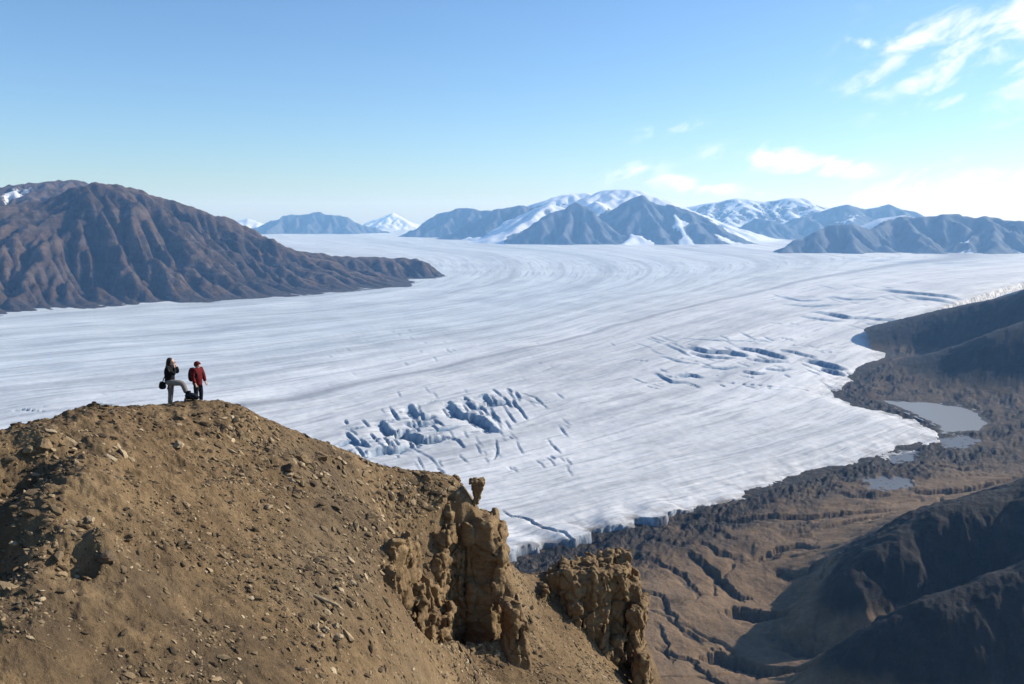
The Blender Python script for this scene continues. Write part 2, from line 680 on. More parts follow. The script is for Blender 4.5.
def radii(d0, d1, k, lo, hi):
    r = [d0]
    while r[-1] < d1:
        r.append(r[-1] + min(max(k * r[-1] ** 2 / 360000.0, lo), hi))
    return np.array(r)


gr = np.concatenate([radii(850, 8800, 0.72, 1.7, 30), radii(8860, 30000, 0.75, 1.7, 70)])
ga = np.linspace(math.radians(-40), math.radians(42), 1000)
GA, GR = np.meshgrid(ga, gr)
GX, GY = GR * np.sin(GA), GR * np.cos(GA)
gflow = flow(GX, np.maximum(GY, 300))
gal = np.log(GR) * 6 + GA * 4

md, _ = seg_dist(GX, GY, margin)
gin = inside(GX, GY, glacier_poly)
wig = fbm(GX / 45, GY / 45, 4) * 14 * sstep(5000, 1500, GR)
msd = np.where(gin, md, -md) + wig * sstep(200, 0, md)
GZ = ZG + fbm(GX / 420, GY / 420, 3) * 5 * sstep(12000, 3000, GR)
GZ += pn2(gflow * 9, gal * 0.25) * 2.2 * sstep(9000, 2000, GR) + pn2(gflow * 30, gal * 0.8) * 0.8 * sstep(5000, 1500, GR)
GZ += fbm(GX / 30, GY / 30, 3) * 0.55 * sstep(5000, 1500, GR)
cliffy = sstep(1500, 1150, GR) * (0.45 + 0.75 * sstep(-0.3, 0.3, pn2(GX / 60, GY / 60)))
GZ -= (11 - 7 * cliffy) * (1 - sstep(0, 140, msd)) ** 2
blue = np.zeros(GX.shape)
dirty = sstep(60, 0, np.abs(msd) + fbm(GX / 40, GY / 40, 3) * 30) * 0.55 + 0.4 * sstep(12, 0, np.abs(msd))

# crevasses and ice steps: each has a steep wall towards the viewer's side
def crevasse(pts_px, h, L, width=1.0, wall=4.0, bl=0.9):
    global GZ, blue
    pts = [PZ(u, v, ZG)[:2] for u, v in pts_px]
    cx, cy = np.mean(pts, 0)
    rad = max(np.hypot(p[0] - cx, p[1] - cy) for p in pts) + 4 * L
    wall = max(wall, min(0.9 * cy * cy / 480000.0, 0.5 * L))
    m = (GX - cx) ** 2 + (GY - cy) ** 2 < rad * rad
    if not m.any():
        return
    x, y = GX[m], GY[m]
    wob = max(1.0, L * 0.2)
    ws = max(13.0, L * 0.9, wall * 3)
    xw = x + fbm(x / ws, y / ws, 3) * wob
    yw = y + fbm(x / ws + 40, y / ws, 3) * wob * 2
    d, par = seg_dist(xw, yw, pts)
    # side: positive on the far side of the line
    i = np.clip(par.astype(int), 0, len(pts) - 2)
    A = np.array(pts)
    ax, ay = A[i, 0], A[i, 1]
    bx, by = A[i + 1, 0], A[i + 1, 1]
    side = np.sign((bx - ax) * (yw - ay) - (by - ay) * (xw - ax))
    q = d * side
    e = par / (len(pts) - 1)
    taper = np.sin(np.clip(e, 0.0, 1) * pi) ** 0.5
    endd = np.where((par <= 0.0) | (par >= len(pts) - 1), np.exp(-d / (0.25 * L)), 1)
    f = np.where(q > 0, 1 - sstep(0, wall, q), np.exp(-((-q) / L) ** 1.2))
    GZ[m] -= h * f * taper * endd
    ridge = np.where(q > 0, np.exp(-((q - wall) / (L * 0.5)) ** 2), 0) * 0.25
    GZ[m] += h * ridge * taper * endd
    w = np.exp(-(d / (wall * 1.6)) ** 2) + 0.55 * np.where(q < 0, np.exp(-(-q / (L * 0.45)) ** 2), 0)
    blue[m] = np.maximum(blue[m], np.clip(w, 0, 1) * taper * endd * bl)


for pts, h, L in [
    ([(336, 446), (350, 440), (366, 446)], 7, 20), ([(346, 434), (356, 441), (366, 445)], 6, 14), ([(364, 455), (382, 449), (398, 449), (410, 443)], 15, 36),
    ([(380, 421), (388, 432), (398, 434), (408, 430)], 16, 30), ([(402, 432), (414, 438), (428, 440), (442, 437)], 18, 38), ([(404, 424), (418, 424), (434, 420)], 10, 26),
    ([(408, 405), (416, 415), (424, 418), (433, 416)], 15, 28), ([(428, 432), (444, 430), (456, 426)], 6, 20),
    ([(448, 404), (458, 414), (474, 416), (486, 423), (498, 433)], 20, 44), ([(464, 402), (474, 408), (486, 407)], 10, 22),
    ([(484, 396), (490, 404), (498, 403), (510, 402)], 17, 30), ([(512, 402), (520, 410), (528, 420)], 6, 8), ([(505, 410), (512, 418), (516, 423)], 4, 8),
    ([(520, 394), (536, 399), (548, 410)], 4, 7), ([(440, 436), (458, 440), (465, 447)], 5, 10), ([(416, 449), (430, 456), (440, 468)], 2.5, 5),
    ([(392, 410), (400, 422)], 5, 9), ([(362, 420), (370, 428)], 4, 8),
    # middle right field
    ([(686, 347), (706, 351), (730, 352), (748, 357)], 15, 46), ([(690, 352), (712, 356), (736, 358)], 11, 36), ([(738, 348), (762, 352), (786, 359)], 13, 42), ([(752, 359), (768, 361), (788, 361)], 9, 30),
    ([(806, 359), (826, 363), (846, 368)], 15, 50), ([(818, 366), (832, 369), (846, 373)], 14, 44), ([(742, 371), (754, 373), (766, 374)], 10, 30), ([(676, 376), (690, 374), (702, 377)], 9, 30),
    ([(654, 372), (672, 381), (690, 381)], 6, 22), ([(764, 368), (780, 370), (790, 368)], 7, 26), ([(700, 366), (722, 368), (740, 366)], 5, 24), ([(660, 356), (680, 362), (700, 364)], 4, 20),
    ([(664, 344), (680, 350), (690, 356)], 4, 18), ([(780, 350), (800, 354), (816, 357)], 8, 30), ([(672, 338), (720, 342), (780, 340)], 4, 24),
    # upper right fields
    ([(808, 311), (830, 313), (848, 317), (866, 318)], 15, 70), ([(856, 316), (880, 319), (908, 319)], 12, 60), ([(800, 316), (824, 319), (842, 321)], 7, 46), ([(866, 324), (890, 326), (904, 322)], 6, 40),
    ([(880, 289), (904, 292), (930, 294), (962, 298)], 18, 110), ([(905, 296), (930, 299), (958, 301)], 13, 90), ([(780, 296), (800, 300), (824, 299)], 6, 60), ([(830, 296), (850, 299), (880, 299)], 7, 70),
    ([(780, 304), (812, 306), (840, 304)], 5, 50), ([(886, 330), (900, 333), (910, 330)], 9, 30),
]:
    crevasse(pts, h * 0.85, L * 0.52, wall=4.0 if L > 12 else 2.2, bl=0.9 if L > 12 else 0.6)
# thin open cracks
for pts, h in [([(502, 510), (512, 515), (524, 517), (538, 524), (552, 529), (566, 533), (574, 541)], 5), ([(706, 380), (740, 383), (770, 387), (800, 389), (838, 393)], 7),
               ([(496, 438), (498, 450), (494, 458)], 3.5), ([(8, 412), (22, 410), (46, 412)], 7), ([(86, 407), (98, 404), (116, 406)], 5), ([(524, 400), (540, 405), (560, 401)], 3)]:
    crevasse(pts, h * 0.9, max(2.4, 720 / (pts[0][1] - 216)), wall=1.6, bl=0.5)
# swarms of hairline crevasses crossing the flow
for c0, c1, n, ln, ang, hh, bb in [((380, 390), (570, 470), 60, 13, -52, (0.8, 2.6), 0.3), ((640, 335), (850, 390), 90, 17, -13, (1.5, 4.5), 0.6), ((770, 285), (950, 328), 60, 20, -8, (1.5, 4), 0.5), ((330, 330), (620, 380), 24, 6, -40, (0.8, 2), 0.2), ((10, 380), (340, 420), 20, 6, -10, (0.8, 2), 0.2), ((345, 400), (520, 452), 60, 13, -48, (2, 6), 0.7), ((345, 415), (500, 458), 44, 17, 12, (2, 7), 0.8)]:
    for k in range(n):
        u, v = random.uniform(c0[0], c1[0]), random.uniform(c0[1], c1[1])
        a = math.radians(-ang + random.uniform(-14, 14))
        l = ln * random.uniform(0.4, 1.2)
        if (c0[0], c1[0]) in ((345, 520), (345, 500)):
            v = 446 - (u - 345) * 0.26 + random.gauss(0, 11)
        crevasse([(u - l / 2 * math.cos(a), v - l / 2 * math.sin(a)), (u + random.uniform(-1, 1), v), (u + l / 2 * math.cos(a), v + l / 2 * math.sin(a))], random.uniform(*hh), 3.0 * max(1.0, 360 / (v - 216) / 1.5), wall=2.0, bl=bb)

pool = [PZ(u, v, ZG)[:2] for u, v in ((866, 260), (905, 262), (945, 263))]
pd, _ = seg_dist(GX, GY, pool)
blue = np.maximum(blue, 0.8 * np.exp(-(pd / 330) ** 2) * sstep(-0.1, 0.35, pn2(GX / 300, GY / 90)))
# ragged ice edge
edge = sstep(2.5, -2.5, msd)
GZ = np.where(msd < 2.5, GZ * (1 - edge) + (-446.0) * edge, GZ)
blue = np.maximum(blue, sstep(7, 1, msd) * 0.75 * np.clip(cliffy, 0, 1))
dust = 0.8 * np.exp(-((gflow - 4.0) / 0.05) ** 2) + 0.35 * np.exp(-((gflow - 3.55) / 0.03) ** 2) + 0.45 * np.exp(-((gflow - 2.1) / 0.03) ** 2) + 0.3 * np.exp(-((gflow - 1.2) / 0.03) ** 2) + 0.35 * np.exp(-((gflow - 5.3) / 0.03) ** 2) + 0.3 * np.exp(-((gflow - 6.2) / 0.02) ** 2) + 0.35 * np.exp(-((gflow - 2.75) / 0.09) ** 2) + 0.3 * np.exp(-((gflow - 3.2) / 0.05) ** 2) + 0.3 * np.exp(-((gflow - 1.65) / 0.08) ** 2) + 0.3 * np.exp(-((gflow - 0.7) / 0.06) ** 2) + 0.25 * np.exp(-((gflow - 4.5) / 0.07) ** 2) + 0.3 * np.exp(-((gflow - 2.35) / 0.025) ** 2)
me = grid_mesh('glacier', GX, GY, GZ, keep=msd > -6, attrs={'flow': gflow, 'along': gal, 'blue': blue, 'dirty': dirty, 'dust': np.clip(dust, 0, 1)}, flip=True)
structure(link('glacier', me, mat_glacier()))
del GX, GY, GZ, GA, GR, gflow, gal, md, gin, wig, msd, blue, dirty, dust, pd, edge

# ================================================================== LEFT MOUNTAIN
ctl = []
for u, v in [(-400, 345), (-150, 325), (0, 316), (80, 311), (150, 306), (230, 301), (300, 296), (360, 291), (410, 287), (436, 279), (448, 268)]:
    ctl.append(PZ(u, v, -402))
for u, v, D in [(-400, 230, 4300), (-150, 220, 4400), (-60, 216, 4500), (0, 215, 4600), (50, 200, 4750), (90, 183, 4900), (130, 186, 5050), (170, 192, 5250), (200, 203, 5450), (225, 216, 5600), (250, 225, 5500), (275, 238, 5600),
                (300, 250, 5750), (350, 257, 5850), (400, 260, 5850), (436, 264, 5850),
                (-60, 205, 7000), (0, 187, 7000), (40, 183, 7100), (80, 181, 7200), (110, 190, 7300), (150, 205, 7300)]:
    ctl.append(P(u, v, D))
for x, y, z in [(-2900, 5700, -60), (-3300, 6100, 40), (-2300, 6300, -120), (-1500, 7000, -410), (-900, 6700, -410), (-300, 6500, -410), (-2000, 8200, -410), (-3500, 9000, -410), (-5500, 9000, -300), (-5500, 6500, -60), (-5500, 5200, -150),
                (100, 6000, -412), (-1500, 6400, -300)]:
    ctl.append(np.array([x, y, z]))
# spur ridges running down towards the ice
for u, v in [(470, 263), (500, 268), (462, 281), (530, 256), (475, 258), (455, 262)]:
    ctl.append(PZ(u, v, -418))
for u, v, D in [(60, 250, 4260), (140, 245, 4480), (215, 255, 4750), (255, 262, 4980)]:
    ctl.append(P(u, v, D))
ctl = np.array(ctl)
T = TPS(ctl[:, :2], ctl[:, 2], 0.0005)
dx = 13.0
x0, y0 = -5600.0, 2500.0
xs, ys = np.arange(x0, 250, dx), np.arange(y0, 9000, dx)
X, Y = np.meshgrid(xs, ys)
Z = T(X, Y)
uu = X / Y * F + 512
k = sstep(424, 458, uu + fbm(X / 130, Y / 130, 3) * 9)
Z = Z * (1 - k) - 440 * k
rise = sstep(-400, -250, Z)
Z += rise * ((ridged(X / 520 + 0.5, Y / 520, 4) - 0.9) * 20 + fbm(X / 90, Y / 90, 4) * 11)
Z0 = Z.copy()
Z = erode(Z, dx, 22, (0.20 * np.exp(1.0 * fbm(X / 420, Y / 420, 3))).ravel(), -399.0, m=0.4, talus=0.025)
gully_shade = np.clip((Z0 - Z - 12) / 60, 0, 1)
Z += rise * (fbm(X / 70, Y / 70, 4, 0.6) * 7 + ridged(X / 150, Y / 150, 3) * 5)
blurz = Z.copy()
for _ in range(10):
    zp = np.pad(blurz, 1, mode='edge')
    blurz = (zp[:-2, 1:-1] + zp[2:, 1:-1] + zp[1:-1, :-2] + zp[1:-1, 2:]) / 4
gully_shade = np.clip(gully_shade * 0.5 + np.clip((blurz - Z) / 10, 0, 0.8), 0, 1)  # hollows get painted shade
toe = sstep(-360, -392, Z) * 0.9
sx, sy = P(16, 205, 6600)[:2]
snow = 0.60 * np.exp(-(((X - sx) / 170) ** 2 + ((Y - sy) / 300) ** 2))
sx, sy = P(395, 259, 5900)[:2]
me = grid_mesh('brown_mountain', X, Y, Z, keep=Z > -412, attrs={'gully_shade': gully_shade, 'toe': toe, 'snow': snow})
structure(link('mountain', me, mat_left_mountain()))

# ================================================================== FAR MOUNTAINS
dx = 36.0
x0, y0 = -8000.0, 8200.0
xs, ys = np.arange(x0, 12500, dx), np.arange(y0, 28500, dx)
X, Y = np.meshgrid(xs, ys)
Z = np.full(X.shape, -470.0)
SN = np.zeros(X.shape)
# crest lines (as surveyed points), side slope, snowiness
crests = [
    ([(228, 224, 24500), (248, 218, 24500), (262, 223, 24500)], 0.4, 1.0),
    ([(246, 226, 21500), (262, 221, 21500), (285, 213, 21200), (300, 212, 21200), (320, 209, 21200), (345, 214, 21300), (365, 222, 21400), (388, 229, 21500)], 0.62, 0.28),
    ([(285, 213, 21200), (270, 226, 20300)], 0.6, 0.2), ([(345, 214, 21300), (350, 228, 20300)], 0.6, 0.2),
    ([(360, 228, 27000), (378, 220, 27000), (392, 212, 27000), (402, 217, 27000), (425, 226, 27000)], 0.45, 1.0),
    ([(400, 233, 17800), (420, 222, 17800), (440, 211, 17900), (456, 205, 17900), (478, 206, 17900), (496, 209, 17900)], 0.58, 0.22),
    ([(436, 237, 15700), (466, 220, 15900), (500, 205, 16000), (525, 203, 16000), (548, 205, 15900)], 0.6, 0.15),
    ([(500, 205, 16000), (480, 232, 15000)], 0.6, 0.1), ([(525, 203, 16000), (515, 232, 14900)], 0.6, 0.1),
    ([(530, 203, 16500), (560, 194, 16300), (590, 192, 16300)], 0.40, 0.95),
    ([(548, 203, 14900), (520, 226, 13900), (498, 242, 13200)], 0.35, 1.0),
    ([(505, 243, 12900), (530, 224, 13200), (556, 204, 13500), (573, 196, 13600), (586, 202, 13550), (604, 222, 13200), (616, 243, 12750)], 0.70, 0.02),
    ([(573, 196, 13600), (566, 225, 12900)], 0.75, 0.0),
    ([(580, 198, 15600), (600, 190, 15600), (622, 188, 15500), (640, 190, 15400)], 0.38, 1.0),
    ([(598, 200, 14700), (612, 212, 14300), (632, 224, 13700), (634, 233, 13200), (620, 243, 12700)], 0.36, 1.15),
    ([(626, 204, 14300), (632, 196, 14300), (640, 190, 14300), (654, 196, 14300), (672, 203, 14200), (690, 208, 14100), (712, 218, 13800), (738, 235, 13300)], 0.62, 0.05),
    ([(640, 190, 14300), (660, 216, 13500), (664, 243, 12600)], 0.66, 0.0), ([(690, 208, 14100), (704, 230, 13100)], 0.62, 0.05),
    ([(672, 203, 14250), (680, 215, 13850), (694, 228, 13500)], 0.4, 0.8),
    ([(690, 206, 18000), (715, 201, 18000), (738, 197, 18000), (765, 201, 18000), (785, 197, 18000), (803, 197, 18000), (820, 205, 18000), (838, 208, 18000)], 0.42, 0.72),
    ([(742, 222, 16000), (760, 213, 16000), (778, 219, 15900), (790, 226, 15800)], 0.6, 0.1),
    ([(785, 220, 16300), (806, 212, 16300), (826, 222, 16200)], 0.6, 0.2),
    ([(820, 210, 17000), (848, 203, 16800), (866, 208, 16800), (890, 203, 16800), (910, 210, 16700)], 0.5, 0.55),
    ([(740, 230, 17000), (770, 240, 14500), (735, 246, 12600)], 0.12, 1.0),
    ([(772, 250, 9700), (800, 237, 9950), (824, 225, 10200), (846, 217, 10400), (868, 225, 10400), (890, 216, 10700), (910, 211, 10800), (945, 210, 10800), (985, 213, 10700), (1030, 217, 10600), (1100, 212, 10600), (1200, 216, 10500)], 0.60, 0.06),
    ([(846, 217, 10400), (850, 243, 9700)], 0.62, 0.0), ([(910, 211, 10800), (925, 240, 9800)], 0.6, 0.0), ([(985, 213, 10700), (1000, 240, 9700)], 0.6, 0.0),
    ([(946, 215, 10750), (975, 221, 10500), (1000, 222, 10450)], 0.36, 0.5),
    ([(880, 217, 11500), (900, 214, 11500)], 0.35, 0.9),
]
for pts, s, sn in crests:
    Q = np.array([P(*p) for p in pts])
    best = np.full(X.shape, -1e9)
    wx = X + fbm(X / 700, Y / 700, 3) * 90
    wy = Y + fbm(X / 700 + 9, Y / 700, 3) * 130
    for i in range(len(Q) - 1):
        a, b = Q[i], Q[i + 1]
        d = b - a
        t = np.clip(((wx - a[0]) * d[0] + (wy - a[1]) * d[1]) / (d[0] ** 2 + d[1] ** 2), 0, 1)
        dist = np.hypot(wx - a[0] - t * d[0], wy - a[1] - t * d[1])
        best = np.maximum(best, a[2] + t * d[2] - s * np.sqrt(dist ** 2 + 18 ** 2) + s * 18)
    m = best > Z
    Z = np.where(m, best, Z)
    SN = np.where(m, sn, SN)
Z0 = Z.copy()
Ze = erode(Z + (Z > -440) * (fbm(X / 300, Y / 300, 5, 0.6) * 30 + ridged(X / 420, Y / 420, 3) * 20), dx, 18, 0.10, -405.0, talus=0.05)
Z = np.where(SN > 0.5, Z0 * 0.65 + Ze * 0.35, Ze)
gy, gx_ = np.gradient(Z, dx)
slope = np.hypot(gx_, gy)
SNa = SN * 0.82 + (0.45 - slope) * 0.75 * sstep(0.02, 0.3, SN) + sstep(60, 420, Z) * 0.12
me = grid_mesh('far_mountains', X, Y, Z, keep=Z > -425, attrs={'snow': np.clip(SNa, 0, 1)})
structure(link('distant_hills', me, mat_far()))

# ================================================================== VALLEY FLOOR AND RIGHT HILLS
ctl = []
for u, v, z in [(470, 590, -411), (506, 566, -411), (575, 552, -411), (640, 534, -411), (706, 514, -411), (760, 500, -411), (826, 478, -413), (880, 466, -412), (925, 452, -413), (948, 436, -414), (930, 428, -415), (895, 414, -415), (855, 404, -412), (850, 388, -410), (900, 355, -408),
                (560, 590, -418), (640, 600, -421), (700, 600, -425), (640, 684, -431), (740, 684, -436), (560, 684, -428), (700, 560, -419), (760, 540, -416), (850, 500, -412), (930, 478, -411), (960, 420, -415), (1000, 440, -411), (1024, 470, -408), (880, 385, -408), (940, 400, -411), (1010, 408, -410),
                (800, 600, -430), (780, 640, -434), (920, 352, -406), (955, 356, -402), (1060, 400, -408), (1080, 450, -404)]:
    ctl.append(PZ(u, v, z))
for u, v, D in [(1110, 455, 985), (1024, 494, 955), (960, 519, 930), (900, 551, 902), (850, 581, 880),
                (1100, 532, 795), (1024, 558, 785), (975, 581, 768), (925, 605, 752), (880, 634, 742), (845, 664, 738),
                (1100, 270, 2800), (1024, 292, 2800), (985, 302, 2800), (940, 319, 2800), (905, 338, 2760),
                (1100, 290, 2260), (1024, 325, 2250), (985, 341, 2240), (950, 360, 2250)]:
    ctl.append(P(u, v, D))
for x, y, z in [(600, 1120, -362), (640, 1230, -404), (430, 1090, -404), (480, 876, -390), (395, 860, -408), (330, 850, -425), (300, 690, -434), (430, 680, -432), (560, 670, -425), (700, 650, -400), (600, 540, -430), (200, 600, -436), (0, 550, -432), (-200, 700, -428),
                (900, 1000, -240), (1000, 1350, -330), (1150, 1750, -370), (950, 1600, -404), (1500, 1000, -180), (1600, 1800, -230), (1600, 2600, -150), (1900, 2900, -180), (1500, 3400, -380), (1150, 3250, -425), (1300, 3600, -430),
                (-100, 1000, -432), (0, 1500, -435), (500, 2400, -435), (900, 3000, -435), (700, 3600, -435), (400, 1700, -432), (1500, 2050, -330), (1250, 2480, -372), (1420, 2500, -340)]:
    ctl.append(np.array([x, y, z]))
ctl = np.array(ctl, float)
T = TPS(ctl[:, :2], ctl[:, 2], 0.0003)
dx = 4.6
x0, y0 = -250.0, 520.0
xs, ys = np.arange(x0, 1950, dx), np.arange(y0, 3600, dx)
X, Y = np.meshgrid(xs, ys)
Z = T(X, Y)
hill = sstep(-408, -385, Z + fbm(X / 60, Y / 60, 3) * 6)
Z += fbm(X / 90, Y / 90, 4) * (1.7 - 0.6 * hill) + ridged(X / 240, Y / 240 + 3, 3) * (1.0 + 0.4 * hill)
Z0 = Z.copy()
Ze = erode(Z, dx, 20, 0.055, -470.0, m=0.5, talus=0.03)
Z = Ze * 0.10 + Z * 0.90
channel_shade = np.clip((Z0 - Z - 2.2) / 5, 0, 1) * (1 - hill)  # mask for shade painted in the eroded channels

# fine mesh over it
vr = radii(600, 3500, 0.85, 1.1, 16)
va = np.linspace(math.radians(-14), math.radians(40), 1000)
VA, VR = np.meshgrid(va, vr)
VX, VY = VR * np.sin(VA), VR * np.cos(VA)
wxx, wyy = VX + fbm(VX / 26, VY / 26, 3) * 5, VY + fbm(VX / 26 + 50, VY / 26, 3) * 5
VZ = sample(Z, x0, y0, dx, wxx, wyy)
vh = sample(hill, x0, y0, dx, VX, VY)
vw = sample(channel_shade, x0, y0, dx, wxx, wyy)
md, par = seg_dist(VX, VY, margin)
gin = inside(VX, VY, glacier_poly)
belt = 70 + 60 * sstep(1300, 2000, VR)
deb = sstep(belt * 2.3, belt * 0.4, md + fbm(VX / 60, VY / 60, 4) * 70) * (1 - vh)
deb = np.maximum(deb, (1 - vh) * sstep(1500, 1750, VR))
mdir = math.atan2(margin[30][1] - margin[5][1], margin[30][0] - margin[5][0])
ml, mc = VX * math.cos(mdir) + VY * math.sin(mdir), -VX * math.sin(mdir) + VY * math.cos(mdir)
patch = np.maximum(sstep(-0.25, 0.35, fbm(ml / 110, mc / 55, 3)), sstep(75, 30, md + fbm(ml / 50, mc / 30, 2) * 25))
lump = (fbm(ml / 70 + 3, mc / 24, 6, 0.58) * 5.5 + (0.3 - np.abs(fbm(ml / 34, mc / 15 + 7, 5, 0.6))) * 4.5 + np.maximum(0, pn2(ml / 13, mc / 7)) ** 2 * 3) * (0.5 + 0.6 * patch)
deb = deb * (0.7 + 0.3 * patch)
VZ += deb * np.where(gin, 0, 1) * lump * sstep(0, 9, md)
VZ += (1 - deb) * (1 - vh) * (-np.maximum(0, 0.05 - np.abs(fbm(VX / 190 + 3, VY / 120, 4, 0.42))) * 70) * sstep(40, 120, md)
VZ += vh * (fbm(VX / 34, VY / 34, 4) * 0.8 + ridged((VX * 0.5 + VY * 0.87) / 90, (VX * 0.87 - VY * 0.5) / 15, 3) * 0.4)
VZ += fbm(VX / 7, VY / 7, 3) * (0.22 + 0.5 * vh + 0.4 * deb)
wet = 0 * VX
bank_shade = 0 * VX


def scarp(pts_px, h, L, wall):
    """bank cut into the mud flats: its steep wall looks back towards the ridge"""
    pts = [PZ(u, v, -424)[:2] for u, v in pts_px]
    cx, cy = np.mean(pts, 0)
    rad = max(np.hypot(p_[0] - cx, p_[1] - cy) for p_ in pts) + 5 * L
    m = (VX - cx) ** 2 + (VY - cy) ** 2 < rad * rad
    x, y = VX[m], VY[m]
    xw, yw = x + fbm(x / 16, y / 16, 4, 0.55) * 5.5, y + fbm(x / 16 + 40, y / 16, 4, 0.55) * 5.5
    d, par = seg_dist(xw, yw, pts)
    i = np.clip(par.astype(int), 0, len(pts) - 2)
    A_ = np.array(pts)
    side = np.sign((A_[i + 1, 0] - A_[i, 0]) * (yw - A_[i, 1]) - (A_[i + 1, 1] - A_[i, 1]) * (xw - A_[i, 0]))
    q = d * side
    tp = np.sin(np.clip(par / (len(pts) - 1), 0.02, 0.98) * pi) ** 0.5 * np.where((par <= 0) | (par >= len(pts) - 1), np.exp(-d / (0.3 * L)), 1)
    f = np.where(q > 0, 1 - sstep(0, wall, q), np.exp(-((-q) / L) ** 1.3))
    VZ[m] -= h * f * tp
    bank_shade[m] = np.maximum(bank_shade[m], tp * np.exp(-((q + wall) / (wall * 1.6)) ** 2))  # mask for shade painted along the foot of the bank


for pts, h, L, wall in [
    ([(683, 557), (700, 562), (714, 570), (737, 584), (750, 589)], 9, 14, 3), ([(722, 606), (741, 600), (758, 602), (774, 604), (797, 612)], 13, 22, 5), ([(697, 644), (712, 639), (726, 638), (749, 647), (778, 664), (818, 684)], 12, 18, 4),
    ([(776, 622), (799, 636), (832, 652), (866, 678), (880, 690)], 9, 16, 5), ([(635, 593), (650, 596), (664, 602), (674, 613), (684, 624)], 4, 7, 2.2), ([(655, 640), (676, 642), (696, 650), (712, 664)], 4, 7, 2.2),
    ([(700, 660), (722, 668), (744, 684)], 4, 8, 2.2), ([(658, 620), (668, 636), (672, 652)], 3, 6, 2), ([(645, 566), (668, 570), (690, 582), (700, 596)], 4, 7, 2.4), ([(662, 530), (700, 526), (735, 527), (770, 522), (807, 523), (850, 520), (906, 520)], 6, 12, 3),
    ([(886, 492), (920, 498), (960, 499), (993, 497), (1022, 490)], 6, 14, 4), ([(820, 536), (850, 530), (890, 527)], 4, 10, 3), ([(756, 560), (776, 552), (800, 550), (815, 556)], 5, 12, 3), ([(690, 540), (712, 538), (740, 545)], 4, 9, 3),
    ([(700, 548), (720, 556), (742, 558)], 5, 9, 3), ([(560, 560), (590, 566), (622, 562)], 4, 9, 2.4), ([(640, 545), (668, 552), (690, 550)], 4, 9, 2.6), ([(770, 566), (800, 574), (830, 572)], 5, 10, 3), ([(846, 486), (872, 492), (900, 488)], 4, 10, 3), ([(930, 470), (960, 474), (990, 470)], 5, 12, 3), ([(680, 620), (700, 628), (716, 626)], 3, 7, 2.2),
    ([(960, 452), (985, 458), (1010, 455)], 5, 14, 4), ([(830, 500), (860, 503), (890, 500)], 4, 10, 3),
]:
    scarp(pts, h * 1.35, L, wall)

lakes = {'lake': ([(884, 401), (905, 402), (930, 403), (958, 407), (976, 413), (985, 423), (978, 431), (958, 430), (944, 433), (938, 424), (912, 412)], -413.2),
         'pond': ([(868, 480), (886, 477), (908, 479), (912, 486), (892, 490), (872, 488)], -415.0)}
extra = [([(886, 456), (902, 451), (916, 452), (914, 460), (896, 462)], -413.5), ([(940, 440), (962, 436), (978, 440), (966, 447), (946, 448)], -413.6)]
for name, (poly, zl) in list(lakes.items()) + [('pond', e) for e in extra]:
    pts = [PZ(u, v, zl)[:2] for u, v in poly]
    d, _ = seg_dist(VX, VY, pts, True)
    s = np.where(inside(VX, VY, pts), d, -d) + fbm(VX / 22, VY / 22, 3) * 8
    tgt = zl - 1.6 * sstep(-4, 8, s) + 1.2 * sstep(2, -10, s)
    k = sstep(-30, 0, s)
    VZ = VZ * (1 - k) + (tgt + fbm(VX / 12, VY / 9, 4) * (0.7 if name == 'lake' else 3.2)) * k
    wet = np.maximum(wet, sstep(-12, 2, s) * 0.5)
    cx, cy = np.mean(pts, 0)
    w = 26 if name == 'lake' else 14
    ring = []
    for px, py in pts:
        d = np.array([px - cx, py - cy])
        ring.append((*(np.array([px, py]) + d / np.linalg.norm(d) * w), zl))
    n = len(ring)
    me = bpy.data.meshes.new(name)
    me.from_pydata([(cx, cy, zl)] + ring, [], [(0, 1 + i, 1 + (i + 1) % n) for i in range(n)])
    if 'WATER' not in globals():
        WATER = mat_water('silty_lake_water', (0.22, 0.215, 0.20))
        POND = mat_water('pond_water', (0.12, 0.12, 0.12))
    structure(link(name, me, WATER if name == 'lake' else POND))
keep = (md < 60) | ~gin
me = grid_mesh('valley_floor', VX, VY, VZ, keep=keep, attrs={'hill': vh, 'debris': deb, 'channel_shade': np.maximum(vw * 0.6, bank_shade), 'wet': wet}, flip=True)
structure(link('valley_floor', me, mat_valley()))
# a broad base sheet under everything, out to the horizon
me = bpy.data.meshes.new('terrain')
me.from_pydata([(-29000, -1500, -475), (29000, -1500, -475), (29000, 33000, -475), (-29000, 33000, -475)], [], [(0, 1, 2, 3)])
structure(link('terrain', me, mat_valley()))
del VX, VY, VZ, VA, VR

# ================================================================== FOREGROUND RIDGE
def plane_z(x, y):
    return PL[0] + PL[1] * x + PL[2] * y


q = np.array([P(200, 402, 33), P(470, 495, 39.0), P(0, 684, 16.7)])
PL = np.linalg.solve(np.column_stack([np.ones(3), q[:, 0], q[:, 1]]), q[:, 2])


def plane_pt(u, v):
    d = ray(u, v)
    t = PL[0] / (d[2] - PL[1] * d[0] - PL[2] * d[1])
    return d * t


